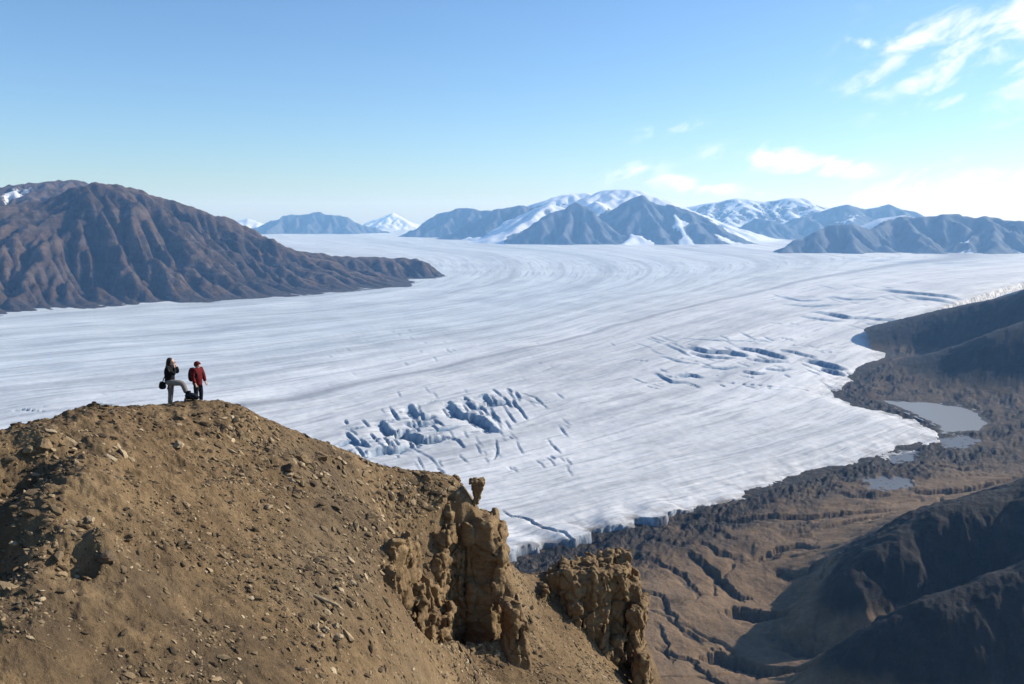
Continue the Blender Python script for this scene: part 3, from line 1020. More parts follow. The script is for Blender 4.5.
ctl = []
crest = [(-180, 545, 20), (-90, 485, 22.5), (0, 444, 25), (30, 430, 26.5), (60, 421, 28), (110, 411, 30.3), (150, 409, 32), (170, 406, 32.6), (200, 403, 33), (225, 406, 33.6), (243, 411, 34.1), (260, 420, 34.6), (320, 447, 36), (370, 465, 37.2), (430, 482, 38.3), (468, 494, 39.0)]
cw = [P(*c) for c in crest]
ctl += cw
for u, v in [(80, 480), (170, 440), (250, 450), (330, 490), (150, 520), (250, 530), (330, 560), (110, 600), (200, 600), (300, 620), (0, 684), (100, 684), (200, 684), (300, 684), (380, 600), (200, 760), (60, 780), (340, 780), (400, 540)]:
    ctl.append(plane_pt(u, v))
for i, c in enumerate(cw):           # the far side falls away
    a, b = cw[max(i - 1, 0)], cw[min(i + 1, len(cw) - 1)]
    n = np.array([-(b - a)[1], (b - a)[0]])
    n /= np.linalg.norm(n)
    for r, dz in ((2.2, -0.75), (6, -5.0), (14, -15)):
        ctl.append(np.array([c[0] + n[0] * r, c[1] + n[1] * r, c[2] + dz * (1.35 if r < 3 else 1)]))
for u, v, D in [(515, 572, 42.5), (560, 573, 44), (605, 573, 46), (628, 596, 46.5),
                (400, 684, 24.8), (450, 684, 29), (500, 684, 32.5), (560, 684, 36), (620, 686, 39.5), (650, 704, 43),
                (440, 646, 34.2), (480, 640, 36), (515, 640, 37.3), (560, 640, 39.6), (600, 655, 41.5), (636, 672, 45.0),
                (450, 760, 25), (560, 760, 30), (660, 760, 37)]:
    ctl.append(P(u, v, D))
for u, v, D, dx_, dy_, dz in [(515, 572, 42.5, 0.6, 4, -4), (560, 573, 44, 1, 4, -4), (605, 573, 46, 1.5, 4, -5), (628, 596, 46.5, 2.2, 2, -6), (650, 704, 43, 2.4, 1.5, -5), (636, 672, 45.0, 2.2, 2, -6),
                              (560, 573, 44, 3, 12, -16), (628, 596, 46.5, 8, 6, -20), (650, 704, 43, 9, 3, -20), (660, 760, 37, 8, 0, -14)]:
    ctl.append(P(u, v, D) + np.array([dx_, dy_, dz]))
ctl = np.array(ctl)
RT = TPS(ctl[:, :2], ctl[:, 2], 0.00004)



def rt_hit(u, v):
    d = ray(u, v)
    D = np.arange(9, 60, 0.05)
    return d / d[1] * D[np.argmax(RT(d[0] / d[1] * D, D) > d[2] / d[1] * D)]


bumps = []
for u, v, h, r, e in [(106, 562, 0.60, 0.5, 1.0), (76, 572, -0.5, 0.55, 0.9), (-60, 540, -2.2, 1.4, 1.6), (44, 505, 0.35, 0.9, 1.0), (46, 440, 0.30, 0.55, 1), (18, 462, -0.7, 0.8, 1.0), (70, 455, -0.25, 0.5, 1.0), (120, 585, 0.2, 0.9, 0.8), (60, 545, 0.3, 0.6, 1.2), (100, 445, 0.12, 0.5, 1),
                      (0, 470, -0.35, 0.8, 1), (60, 470, 0.2, 0.8, 1), (30, 650, 0.35, 0.8, 1.3), (90, 660, -0.25, 0.9, 1), (110, 500, 0.25, 0.9, 1.4), (290, 470, 0.35, 0.8, 1.2), (300, 485, -0.25, 0.7, 1),
                      (225, 425, 0.2, 0.5, 1), (240, 440, -0.2, 0.5, 1), (360, 480, 0.3, 0.8, 1.2)]:
    c = rt_hit(u, v)
    bumps.append((c[0], c[1], h, r, e))


HK = P(188, 405, 33)
PIT = [(-4.35, 28.4), (-3.9, 31.5), (-3.4, 34.8), (-2.85, 38.3), (-2.05, 38.45), (-1.3, 38.3), (-0.5, 38.4), (0.2, 39.0), (0.9, 37.8), (0.3, 36.0), (-1.2, 33.0), (-2.1, 30.2), (-3.2, 28.9)]
_f = np.array([(-2.45, 30.0, -15.05), tuple(P(440, 650, 33.5)), tuple(P(500, 642, 36.7))])
PF = np.linalg.solve(np.column_stack([np.ones(3), _f[:, 0], _f[:, 1]]), _f[:, 2])


def ridge_z(x, y):
    z = RT(x, y)
    near_pit = (np.abs(x + 2) < 4.5) & (np.abs(y - 34) < 7)
    if near_pit.any():
        xx, yy = x[near_pit], y[near_pit]
        d, _ = seg_dist(xx, yy, PIT, True)
        sd = np.where(inside(xx, yy, PIT), d, -d) + 0.25 * pn2(xx / 0.7, yy / 0.7)
        k = sstep(-0.1, 0.35, sd)
        fl = PF[0] + PF[1] * xx + PF[2] * yy
        z[near_pit] = np.where(z[near_pit] > fl, z[near_pit] * (1 - k) + fl * k, z[near_pit])
    for bx, by, h, r, e in bumps:
        z = z + h * np.exp(-(((x - bx) / r) ** 2 + ((y - by) / (r * e)) ** 2))
    near = sstep(60, 40, y) * (1 - 0.85 * np.exp(-((x - HK[0]) ** 2 + (y - HK[1]) ** 2) / 5.0))
    left = sstep(-6, -12, x)
    z = z + fbm(x / 4.2, y / 4.2, 3) * 0.20 * near
    z = z + (ridged(x / 1.5 + 4, y / 1.5, 4, 0.6) * 0.075 - 0.03) * (0.6 + 0.7 * left) * (0.35 + 0.65 * near)
    # downslope rills: stretched along the fall line
    s, c = math.sin(0.16), math.cos(0.16)
    a, b = x * c - y * s, x * s + y * c
    z = z + ridged(a / 5.0, b / 0.75, 3) * 0.05
    z = z + fbm(x / 0.55, y / 0.55, 4, 0.6) * 0.05 * (0.7 + 0.5 * left + 0.7 * np.clip(fbm(x / 3.1 + 5, y / 3.1, 2), 0, 1))
    return z


ra = np.linspace(math.radians(-40), math.radians(15), 900)
rr = np.concatenate([np.arange(9, 15, 0.1), np.arange(15, 40, 0.055), np.arange(40, 52, 0.08), np.arange(52, 75, 0.6)])
A2, R2 = np.meshgrid(ra, rr)
RX, RY = R2 * np.sin(A2), R2 * np.cos(A2)
RZ = np.maximum(ridge_z(RX, RY), -75)
dark_patch = 0 * RX  # darker patches of ground, broken up by noise
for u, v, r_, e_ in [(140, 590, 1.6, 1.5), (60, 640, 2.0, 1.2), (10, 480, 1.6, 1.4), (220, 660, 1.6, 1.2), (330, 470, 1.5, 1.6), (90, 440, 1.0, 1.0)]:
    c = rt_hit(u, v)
    dark_patch = np.maximum(dark_patch, np.exp(-((RX - c[0]) / r_) ** 2 - ((RY - c[1]) / (r_ * e_)) ** 2))
dark_patch = np.clip(dark_patch * 1.2 + 0.55 * fbm(RX / 0.9, RY / 0.9, 4, 0.6) - 0.25, 0, 1)
me = grid_mesh('ridge_ground', RX, RY, RZ, flip=True, attrs={'dark_patch': dark_patch})
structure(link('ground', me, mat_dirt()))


def rz1(x, y):
    return float(ridge_z(np.array([float(x)]), np.array([float(y)]))[0])


# ------------------------------------------------------------------ rock outcrops
ROCK = mat_rock()


def rbox(p, c, hs, rz=0.0, rad=0.25, lean=(0, 0)):
    x, y, z = p[0] - c[0], p[1] - c[1], p[2] - c[2]
    x = x - lean[0] * z
    y = y - lean[1] * z
    s, k = math.sin(rz), math.cos(rz)
    x, y = x * k + y * s, -x * s + y * k
    qx, qy, qz = np.abs(x) - hs[0] + rad, np.abs(y) - hs[1] + rad, np.abs(z) - hs[2] + rad
    return np.sqrt(np.maximum(qx, 0) ** 2 + np.maximum(qy, 0) ** 2 + np.maximum(qz, 0) ** 2) + np.minimum(np.maximum(qx, np.maximum(qy, qz)), 0) - rad


def outcrop(name, boxes, h, amp=0.28, cell=0.75, strata=0.0, mat=None, parent=None, cut=None):
    lo = np.min([np.array(b[0]) - (max(b[1][:2]) * 1.3 if 1 else 0, max(b[1][:2]) * 1.3, b[1][2]) for b in boxes], 0) - 0.6
    hi = np.max([np.array(b[0]) + (max(b[1][:2]) * 1.3, max(b[1][:2]) * 1.3, b[1][2]) for b in boxes], 0) + 0.6
    n = np.ceil((hi - lo) / h).astype(int)
    g = np.meshgrid(*(lo[i] + np.arange(n[i]) * h for i in range(3)), indexing='ij')
    d = np.full(g[0].shape, 1e3)
    for b in boxes:
        d = np.minimum(d, rbox(g, *b))
    if cut:
        for b in cut:
            d = np.maximum(d, -rbox(g, *b))
    m = np.abs(d) < amp * 3 + 2 * h
    x, y, z = g[0][m], g[1][m], g[2][m]
    wx = x + 0.25 * pn3(x / 0.8, y / 0.8, z / 0.8)
    wz = z + 0.25 * pn3(x / 0.8 + 20, y / 0.8, z / 0.8)
    f1, f2, fv = worley3(wx / (cell * 0.8), y / (cell * 0.8), wz / (cell * 1.25))
    g1, g2, gv = worley3(wx / (cell * 0.34) + 5, y / (cell * 0.34), wz / (cell * 0.36))
    disp = (fv - 0.4) * amp * 1.5 + sstep(0.12, 0.0, f2 - f1) * amp * 0.7 + (gv - 0.5) * amp * 0.6 + sstep(0.1, 0.0, g2 - g1) * amp * 0.2 + fbm3(x / 1.7, y / 1.7, z / 1.7, 5, 0.55) * amp * 0.9
    if strata:
        disp = disp + strata * np.sin((z + 0.2 * pn3(x / 2, y / 2, z / 2)) * 2 * pi / 0.55) * 0.5 + strata * pn3(x * 0.2, y * 0.2, z * 3.1)
    d[m] += disp
    co, f = surface_nets(d.astype(np.float32), lo, h)
    me = raw_mesh(name, co, f, 4)
    return link(name, me, mat or ROCK, parent)


def at(u, v, D, **k):
    return tuple(P(u, v, D))


def zbox(u0, u1, vtop, vbot, D, depth, rz=0.0, rad=0.25, lean=(0, 0), dtop=0.0):
    """block whose near face is seen between u0..u1 and vtop..vbot at distance D"""
    a, b = P(u0, vtop, D), P(u1, vbot, D)
    c = ((a[0] + b[0]) / 2, D + depth / 2, (a[2] + b[2]) / 2)
    return (c, ((b[0] - a[0]) / 2, depth / 2, (a[2] - b[2]) / 2), rz, rad, lean)


def wbox(x0, x1, y0, y1, z0, z1, rz=0.0, rad=0.12, lean=(0, 0)):
    return (((x0 + x1) / 2, (y0 + y1) / 2, (z0 + z1) / 2), ((x1 - x0) / 2, (y1 - y0) / 2, (z1 - z0) / 2), rz, rad, lean)


def rtz(x, y):
    return float(RT(np.array([float(x)]), np.array([float(y)]))[0])


cliff = []
for k, t_ in enumerate(np.linspace(0.06, 1.0, 12)):          # fractured wall that faces the sun
    bx, by = -4.25 + 1.5 * t_, 28.9 + 9.3 * t_
    w_ = random.uniform(0.42, 0.62)
    top = rtz(bx - 0.5, by) + random.uniform(-0.55, 0.0) - (0.5 if k % 4 == 2 else 0)
    bot = min(PF[0] + PF[1] * bx + PF[2] * by - 1.0, top - 1.0)
    pr = random.uniform(-0.05, 0.32)
    cliff.append(wbox(bx - 1.0 + pr, bx + 0.12 + pr, by - w_, by + w_, bot, top, -0.15 + random.uniform(-.12, .12), 0.12))
    if random.random() < 0.6:
        cliff.append(wbox(bx - 0.6 + pr, bx + 0.42 + pr, by - w_ * 0.7, by + w_ * 0.5, bot, bot + (top - bot) * random.uniform(0.45, 0.75), -0.15 + random.uniform(-.2, .2), 0.1))
structure(outcrop('rock_outcrop', cliff, 0.06, amp=0.22, cell=0.75, strata=0.04))
pillar = [
    wbox(-2.08, -0.62, 38.0, 40.6, -20, -13.3, -0.12, 0.3), wbox(-1.5, -0.36, 38.2, 40.4, -20, -13.9, -0.2, 0.25), wbox(-1.95, -0.7, 37.75, 39.5, -20, -16.0, -0.1, 0.2), wbox(-0.95, -0.28, 37.95, 39.5, -20, -14.8, -0.25, 0.2),
    wbox(-2.6, -1.6, 38.5, 40.2, -20, -13.0, 0.1, 0.25),
]
structure(outcrop('rock_outcrop', pillar, 0.06, amp=0.16, cell=1.05, strata=0.05))
rim = [zbox(412, 432, 480, 494, 38.0, 1.0, 0.2, 0.15), zbox(428, 446, 482, 497, 38.2, 1.2, 0.1, 0.2), zbox(440, 456, 482, 500, 38.6, 1.1, -0.1, 0.2), zbox(444, 460, 478, 492, 39.2, 0.7, 0.1, 0.18)]
structure(outcrop('rock_outcrop', rim, 0.05, amp=0.16, cell=0.45))
fin = [zbox(503, 517, 612, 700, 36.0, 1.5, 0.2, 0.2, (0.02, 0.05)), zbox(517, 528, 626, 705, 36.2, 1.3, 0.1, 0.2, (-0.03, 0.05)), zbox(499, 512, 604, 640, 37.0, 0.8, 0.0, 0.2)]
structure(outcrop('rock_outcrop', fin, 0.055, amp=0.17, cell=0.6, strata=0.02))
crag = []
for u0, u1, v0, v1, dp in [(548, 566, 576, 604, 2.0), (560, 582, 573, 622, 2.4), (576, 598, 572, 636, 2.6), (592, 616, 571, 652, 3.0), (608, 632, 571, 664, 3.0), (618, 640, 586, 672, 2.6), (630, 646, 610, 690, 2.2), (638, 650, 660, 710, 1.6),
                           (570, 584, 606, 634, 1.2), (596, 608, 622, 656, 1.2), (584, 596, 600, 628, 1.0), (540, 552, 590, 610, 1.0), (612, 626, 640, 670, 1.3)]:
    g_ = rt_hit((u0 + u1) / 2, v1)
    D_ = max(g_[1] + 0.15, 40.5)
    a_ = P(u0, v0, D_ + dp * 0.5)
    crag.append(zbox(u0, u1, v0, v1 + 14, D_, dp, random.uniform(-.35, -.1), 0.16))
structure(outcrop('rock_outcrop', crag, 0.06, amp=0.22, cell=0.7, strata=0.03))

# ------------------------------------------------------------------ loose rocks
def rock_mesh(name, seed, dims, sub=2, rough=0.3, angular=7):
    r = np.random.RandomState(seed)
    bm = bmesh.new()
    bmesh.ops.create_icosphere(bm, subdivisions=sub, radius=1.0)
    co = np.array([v.co[:] for v in bm.verts])
    for _ in range(angular):         # flat breaks
        n = r.randn(3)
        n /= np.linalg.norm(n)
        d = co @ n
        k = r.uniform(0.45, 0.8)
        co -= np.maximum(d - k, 0)[:, None] * n
    co *= (1 + rough * fbm3(co[:, 0] * 1.3 + seed, co[:, 1] * 1.3, co[:, 2] * 1.3, 3))[:, None]
    co *= np.array(dims)
    for v, c in zip(bm.verts, co):
        v.co = c
    me = bpy.data.meshes.new(name)
    bm.to_mesh(me)
    bm.free()
    return me


TAN = mat_stone_one('tan_stone', (0.19, 0.13, 0.07))
PALE = mat_stone_one('pale_stone', (0.30, 0.225, 0.135))
DARK = mat_stone_one('dark_stone', (0.10, 0.07, 0.042))


def ground_hit(u, v):
    d = ray(u, v)
    D = np.arange(10, 60, 0.02)
    x, y, z = d[0] / d[1] * D, D, d[2] / d[1] * D
    g = ridge_z(x, y)
    i = np.argmax(g > z)
    return np.array([x[i], y[i], g[i]])


def lay(name, mesh, mat, u, v, rot, label, cat='rock', group=None, lift=0.0):
    o = link(name, mesh, mat)
    p = ground_hit(u, v)
    o.location = (p[0], p[1], p[2] + lift)
    o.rotation_euler = rot
    return tag(o, label, cat, group)


# balanced rock pillar at the brink
hp = P(477, 500, 39.0)
hs = 39.0 / 900
pill = [((hp[0], hp[1], hp[2] + 0.33), (0.19, 0.2, 0.60), 0.1, 0.12, (0.06, 0)), ((hp[0] + 0.02, hp[1], hp[2] + 0.62), (0.27, 0.27, 0.2), 0.2, 0.12), ((hp[0] + 0.05, hp[1], hp[2] + 0.83), (0.36, 0.30, 0.13), 0.1, 0.1)]
o = outcrop('rock_pillar', pill, 0.03, amp=0.07, cell=0.3, strata=0.01)
tag(o, 'top-heavy rock pillar standing alone at the brink of the cliff', 'rock pillar')

lay('stone_slab', rock_mesh('stone_slab', 3, (1.05, 0.07, 0.06), 3, 0.12, 10), PALE, 314, 596, (0, 0.42, -0.12), 'long pale splinter of stone lying downslope, upper of the two on the open slope', 'stone slab', lift=0.03)
lay('stone_slab', rock_mesh('stone_slab', 4, (0.55, 0.06, 0.05), 3, 0.12, 10), PALE, 331, 603, (0, 0.44, -0.1), 'shorter pale splinter of stone just below the long one', 'stone slab', lift=0.02)
for k, (u, v, s, m, lab) in enumerate([
    (326, 631, 0.16, PALE, 'pale blocky rock, left one of the small cluster below the long splinter'),
    (334, 627, 0.15, PALE, 'pale blocky rock, uppermost of the small cluster below the long splinter'),
    (339, 638, 0.19, PALE, 'pale angular rock, lowest and largest of the cluster below the long splinter'),
    (322, 637, 0.10, PALE, 'small pale stone at the lower left of the cluster below the long splinter'),
    (106, 560, 0.24, DARK, 'dark rough boulder crowning the small knob near the left edge'),
    (178, 447, 0.20, PALE, 'pale upright stone on the slope right below the person in black'),
    (44, 447, 0.24, TAN, 'tan boulder on the left end of the crest above black shadow'),
    (30, 452, 0.20, TAN, 'brown boulder half in shadow beside the tan one at the left crest'),
    (303, 462, 0.34, TAN, 'brown boulder on the crest line halfway down to the cliff'),
    (322, 458, 0.30, TAN, 'squat brown boulder right of another on the descending crest'),
    (288, 470, 0.26, DARK, 'dark boulder below the descending crest, left of two brown ones'),
    (222, 430, 0.20, DARK, 'dark rock just under the summit right of the hikers'),
    (232, 436, 0.17, TAN, 'brown rock beside the dark one under the summit'),
    (182, 418, 0.16, TAN, 'brown rock under the feet of the hikers'),
    (402, 500, 0.22, TAN, 'brown rock on the slope left of the cliff rim'),
    (372, 520, 0.24, TAN, 'brown block at the top of the lumpy cliff face'),
    (585, 566, 0.3, TAN, 'brown block on top of the lower crag at its left'),
    (90, 520, 0.16, PALE, 'pale flat stone above the dark boulder knob'),
    (268, 508, 0.13, PALE, 'small pale stone in the middle of the open slope'),
]):
    lay('boulder' if s > 0.2 else 'stone', rock_mesh('boulder', 20 + k, (s * random.uniform(1, 1.35), s, s * random.uniform(0.6, 0.85)), 3, 0.3, 9), m, u, v, (random.uniform(-.3, .3), 0.35, random.uniform(0, 6)), lab, lift=s * 0.15)

# scattered shale: many templates, one sheet of uncountable rubble
tmpl = []
for k in range(14):
    m = rock_mesh('t', 100 + k, (random.uniform(1.0, 1.7), random.uniform(0.6, 1.0), random.uniform(0.28, 0.6)), 1, 0.3, 6)
    co = np.empty(len(m.vertices) * 3, np.float32)
    m.vertices.foreach_get('co', co)
    fi = np.empty(len(m.polygons) * 3, np.int32)
    m.polygons.foreach_get('vertices', fi)
    tmpl.append((co.reshape(-1, 3), fi.reshape(-1, 3)))
    bpy.data.meshes.remove(m)


def stone_spots(n, r):
    x = r.uniform(-19, 8, n)
    y = r.uniform(11, 46, n)
    z = ridge_z(x, y)
    a = SP * 0
    # keep what lies in front of the camera's field, with a margin
    ok = (np.abs(x / y) < 0.70) & (z / y > -0.66) & (z > -25)
    clump = fbm(x / 2.6 + 8, y / 2.6, 3)
    ok &= r.rand(n) < np.clip(0.45 + 0.9 * clump, 0.08, 1)
    return x[ok], y[ok], z[ok]


def slope_rot(x, y):
    e = 0.3
    gx = (RT(x + e, y) - RT(x - e, y)) / (2 * e)
    gy = (RT(x, y + e) - RT(x, y - e)) / (2 * e)
    n = np.stack([-gx, -gy, np.ones_like(gx)], 1)
    return n / np.linalg.norm(n, axis=1)[:, None]


r = np.random.RandomState(77)
x, y, z = stone_spots(105000, r)
size = np.clip(np.exp(r.randn(len(x)) * 0.55 + math.log(0.031)), 0.012, 0.13)
# broken blocks along the brink and the left brow
bx_, by_ = [], []
for u, v, n_, su, sv in [(395, 515, 340, 20, 22), (330, 480, 260, 30, 16), (420, 495, 200, 22, 8), (60, 450, 260, 45, 16), (20, 520, 140, 30, 30), (230, 425, 160, 22, 10), (560, 600, 160, 22, 20), (480, 655, 160, 24, 16), (340, 590, 220, 24, 36)]:
    for _ in range(n_):
        h_ = rt_hit(u + r.randn() * su, max(v + r.randn() * sv, 405))
        if h_[1] > 9.5:
            bx_.append(h_[0])
            by_.append(h_[1])
bx_, by_ = np.array(bx_), np.array(by_)
x, y = np.concatenate([x, bx_]), np.concatenate([y, by_])
z = np.concatenate([z, ridge_z(bx_, by_)])
size = np.concatenate([size, np.clip(np.exp(r.randn(len(bx_)) * 0.5 + math.log(0.075)), 0.03, 0.20)])
n = len(x)
nr = slope_rot(x, y)
yaw = np.where(r.rand(n) < 0.6, r.randn(n) * 0.4 - 0.1, r.rand(n) * 6.28)
tx = np.stack([np.cos(yaw), np.sin(yaw), 0 * yaw], 1)
nr = nr + r.randn(n, 3) * 0.18
nr /= np.linalg.norm(nr, axis=1)[:, None]
tx -= (tx * nr).sum(1)[:, None] * nr
tx /= np.linalg.norm(tx, axis=1)[:, None]
ty = np.cross(nr, tx)
allc, allf, alls, off = [], [], [], 0
tid = r.randint(0, len(tmpl), n)
sh = np.clip(r.beta(1.5, 1.5, n) + r.randn(n) * 0.08, 0, 1)
for k, (co, fi) in enumerate(tmpl):
    i = np.nonzero(tid == k)[0]
    c = co[None] * size[i][:, None, None]
    w = c[..., 0:1] * tx[i][:, None] + c[..., 1:2] * ty[i][:, None] + c[..., 2:3] * nr[i][:, None]
    w = w + np.stack([x[i], y[i], z[i] + size[i] * 0.12], 1)[:, None]
    allc.append(w.reshape(-1, 3))
    f = fi[None] + (np.arange(len(i)) * len(co))[:, None, None] + off
    allf.append(f.reshape(-1, 3))
    alls.append(np.repeat(sh[i], len(co)))
    off += len(i) * len(co)
me = raw_mesh('shale_rubble', np.concatenate(allc), np.concatenate(allf), 3, smooth=False)
attr(me, 'shade', np.concatenate(alls))
o = link('shale_rubble', me, mat_stones())
o['kind'] = 'stuff'

# the larger loose stones, each its own object
x, y, z = stone_spots(1200, r)
nr = slope_rot(x, y)
protos = {}
for mi, mt in enumerate((TAN, PALE, DARK)):
    for k in range(4):
        me = rock_mesh('stone', 300 + k + 10 * mi, (random.uniform(1.0, 1.7), random.uniform(0.7, 1.0), random.uniform(0.35, 0.6)), 2, 0.3, 8)
        me.materials.append(mt)
        protos[(mi, k)] = me
LAB = ['tan angular stone lying loose on the brown slope', 'pale weathered stone lying loose on the brown slope', 'dark brown stone lying loose on the brown slope']
cnt = 0
for i in range(len(x)):
    if cnt >= 150:
        break
    if abs(x[i] / y[i]) > 0.58:
        continue
    mi = random.choices((0, 1, 2), (5, 2, 2))[0]
    s = random.uniform(0.06, 0.125)
    o = bpy.data.objects.new('stone', protos[(mi, random.randrange(4))])
    COL.objects.link(o)
    o.location = (x[i], y[i], z[i] + s * 0.15)
    qv = Vector((0, 0, 1)).rotation_difference(Vector(nr[i]))
    o.rotation_mode = 'QUATERNION'
    o.rotation_quaternion = qv @ Matrix.Rotation(random.uniform(0, 6.28), 3, 'Z').to_quaternion()
    o.scale = (s, s, s)
    tag(o, LAB[mi], 'stone', ('tan', 'pale', 'dark')[mi] + ' loose stones on the slope')
    cnt += 1

# ================================================================== PEOPLE
SKIN = mat_cloth('skin', (0.52, 0.33, 0.24), 0.6)
HAIRM = mat_cloth('dark_hair', (0.022, 0.016, 0.013), 0.6, 30)
BLACK = mat_cloth('black_fabric', (0.006, 0.006, 0.007))
GREY = mat_cloth('grey_tan_trousers', (0.19, 0.165, 0.14))
RED = mat_cloth('red_fabric', (0.11, 0.006, 0.008))
REDCAP = mat_cloth('red_cap', (0.12, 0.016, 0.015))
NAVY = mat_cloth('dark_navy_trousers', (0.010, 0.012, 0.022))
BOOT = mat_cloth('brown_boots', (0.05, 0.035, 0.025))
PACK = mat_cloth('dark_green_pack', (0.012, 0.022, 0.016))
NAVYP = mat_cloth('navy_pack', (0.007, 0.008, 0.014))
EYE = mat_cloth('eye', (0.02, 0.015, 0.012), 0.3)
GADGET = mat_cloth('camera_black', (0.015, 0.015, 0.017), 0.4)


def skin(name, chains, mat, parent, sub=2):
    """one continuous skinned surface; chains = lists of (x,y,z,radius); shared points join them"""
    vs, rad, ed, key = [], [], [], {}
    for ch in chains:
        prev = None
        for x, y, z, r_ in ch:
            k = (round(x, 4), round(y, 4), round(z, 4))
            if k not in key:
                key[k] = len(vs)
                vs.append((x, y, z))
                rad.append(r_)
            i = key[k]
            if prev is not None and prev != i:
                ed.append((prev, i))
            prev = i
    me = bpy.data.meshes.new(name)
    me.from_pydata(vs, ed, [])
    o = bpy.data.objects.new(name, me)
    COL.objects.link(o)
    md_ = o.modifiers.new('skin', 'SKIN')
    md_.use_smooth_shade = True
    sv = me.skin_vertices
    lay_ = sv[0].data if len(sv) else None
    if lay_ is None:
        bm = bmesh.new()
        bm.from_mesh(me)
        bm.verts.layers.skin.verify()
        bm.to_mesh(me)
        bm.free()
        lay_ = me.skin_vertices[0].data
    for i, r_ in enumerate(rad):
        rr_ = r_ if isinstance(r_, tuple) else (r_, r_)
        lay_[i].radius = rr_
        lay_[i].use_root = (i == 0)
    s_ = o.modifiers.new('sub', 'SUBSURF')
    s_.levels = s_.render_levels = sub
    dg = bpy.context.evaluated_depsgraph_get()
    nm = bpy.data.meshes.new_from_object(o.evaluated_get(dg))
    bpy.data.objects.remove(o)
    nm.polygons.foreach_set('use_smooth', np.ones(len(nm.polygons), bool))
    return link(name, nm, mat, parent)


def V(*a):
    return np.array(a, float)


def fingers(wrist, elbow, curl, up=(0, 0, 1), s=1.0):
    """palm and five bent fingers continuing a forearm"""
    wrist, elbow = V(*wrist), V(*elbow)
    d = wrist - elbow
    d /= np.linalg.norm(d)
    side = np.cross(d, V(*up))
    if np.linalg.norm(side) < 0.2:
        side = np.cross(d, V(0.3, 1, 0.1))
    side /= np.linalg.norm(side)
    nrm = np.cross(side, d)
    palm = wrist + d * 0.055
    ch = [[(*wrist, 0.025), (*palm, 0.032)]]
    for k, (off_, ln) in enumerate(((-0.030, 0.070), (-0.010, 0.080), (0.010, 0.075), (0.028, 0.060))):
        b = palm + d * 0.035 + side * off_
        m = b + (d * math.cos(curl) + nrm * math.sin(curl)) * ln * 0.5
        t_ = m + (d * math.cos(2.0 * curl) + nrm * math.sin(2.0 * curl)) * ln * 0.5
        ch.append([(*palm, 0.032), (*b, 0.0105), (*m, 0.0095), (*t_, 0.008)])
    b = palm - side * 0.030 - d * 0.01
    m = b - side * 0.022 + d * 0.03 + nrm * 0.012
    t_ = m + d * 0.028 + nrm * 0.012
    ch.append([(*palm, 0.032), (*b, 0.0125), (*m, 0.011), (*t_, 0.0095)])
    return ch


def head_chain(neck, head, face):
    """neck, skull, nose and chin grown from one skeleton"""
    f = V(*face)
    f /= np.linalg.norm(f)
    up = V(0, 0, 1)
    h = V(*head)
    sd = np.cross(f, up)
    chin = h + f * 0.055 - up * 0.085
    ch = [[(*neck, 0.058), (*(h - up * 0.05), 0.072), (*h, (0.088, 0.098)), (*(h + up * 0.055 - f * 0.01), 0.080), (*(h + up * 0.10 - f * 0.01), 0.035)],
          [(*h, (0.088, 0.098)), (*(h + f * 0.098 - up * 0.015), 0.014), (*(h + f * 0.108 - up * 0.03), 0.013)],
          [(*(h - up * 0.05), 0.072), (*chin, 0.03)]]
    for s in (-1, 1):
        ch.append([(*h, (0.088, 0.098)), (*(h + sd * s * 0.096 - up * 0.01), 0.014), (*(h + sd * s * 0.104 - up * 0.02 - f * 0.008), 0.012)])
    return ch, f, sd, h


def face_parts(h, f, sd, parent):
    for s in (-1, 1):
        bm = bmesh.new()
        bmesh.ops.create_uvsphere(bm, u_segments=10, v_segments=8, radius=0.012)
        me_ = bpy.data.meshes.new('eye')
        bm.to_mesh(me_)
        bm.free()
        o_ = link('eye', me_, EYE, parent)
        o_.location = h + f * 0.083 + sd * s * 0.033 + V(0, 0, 0.012)
    m = h + f * 0.082 - V(0, 0, 0.062)
    skin('mouth', [[(*(m - sd * 0.024), 0.006), (*(m + f * 0.008), 0.008), (*(m + sd * 0.024), 0.006)]], RED, parent, 1)


# ---- person in black, one foot up, hands at the face
best = None
for D_ in np.arange(32.6, 35.5, 0.04):
    p = P(169.5, 405, D_)
    err = abs(rz1(p[0], p[1]) + 1.765 * 1.1 - P(169.5, 356.6, D_)[2])
    if best is None or err < best[0]:
        best = (err, p)
p = best[1]
root = empty('person', (p[0], p[1], rz1(p[0], p[1]) - 0.02))
root.scale = (1.1, 1.1, 1.1)
tag(root, 'person in black jacket with one leg raised on a rock and hands at the face', 'person')
hipR, hipL = (0.05, 0.09, 0.90), (0.09, -0.10, 0.90)
kneeR, ankR, toeR = (0.03, 0.10, 0.48), (-0.03, 0.10, 0.08), (0.10, 0.09, 0.035)
kneeL, ankL, toeL = (0.54, -0.13, 0.88), (0.67, -0.13, 0.50), (0.80, -0.14, 0.43)
chest, neck = (0.07, 0, 1.28), (0.09, 0, 1.47)
shR, shL = (0.06, 0.18, 1.40), (0.08, -0.18, 1.40)
elR, elL = (0.28, 0.20, 1.19), (0.30, -0.19, 1.18)
wrR, wrL = (0.255, 0.07, 1.46), (0.265, -0.07, 1.46)
pel, waist = (0.06, 0, 0.95), (0.06, 0, 1.10)
hch, f_, sd_, hd = head_chain(neck, (0.14, 0, 1.62), (1, -0.25, -0.12))
legs = [[(*pel, 0.095), (*hipR, 0.075), (*kneeR, 0.062), (*ankR, 0.042), (*toeR, 0.035)], [(*pel, 0.095), (*hipL, 0.075), (*kneeL, 0.066), (*ankL, 0.042), (*toeL, 0.035)]]
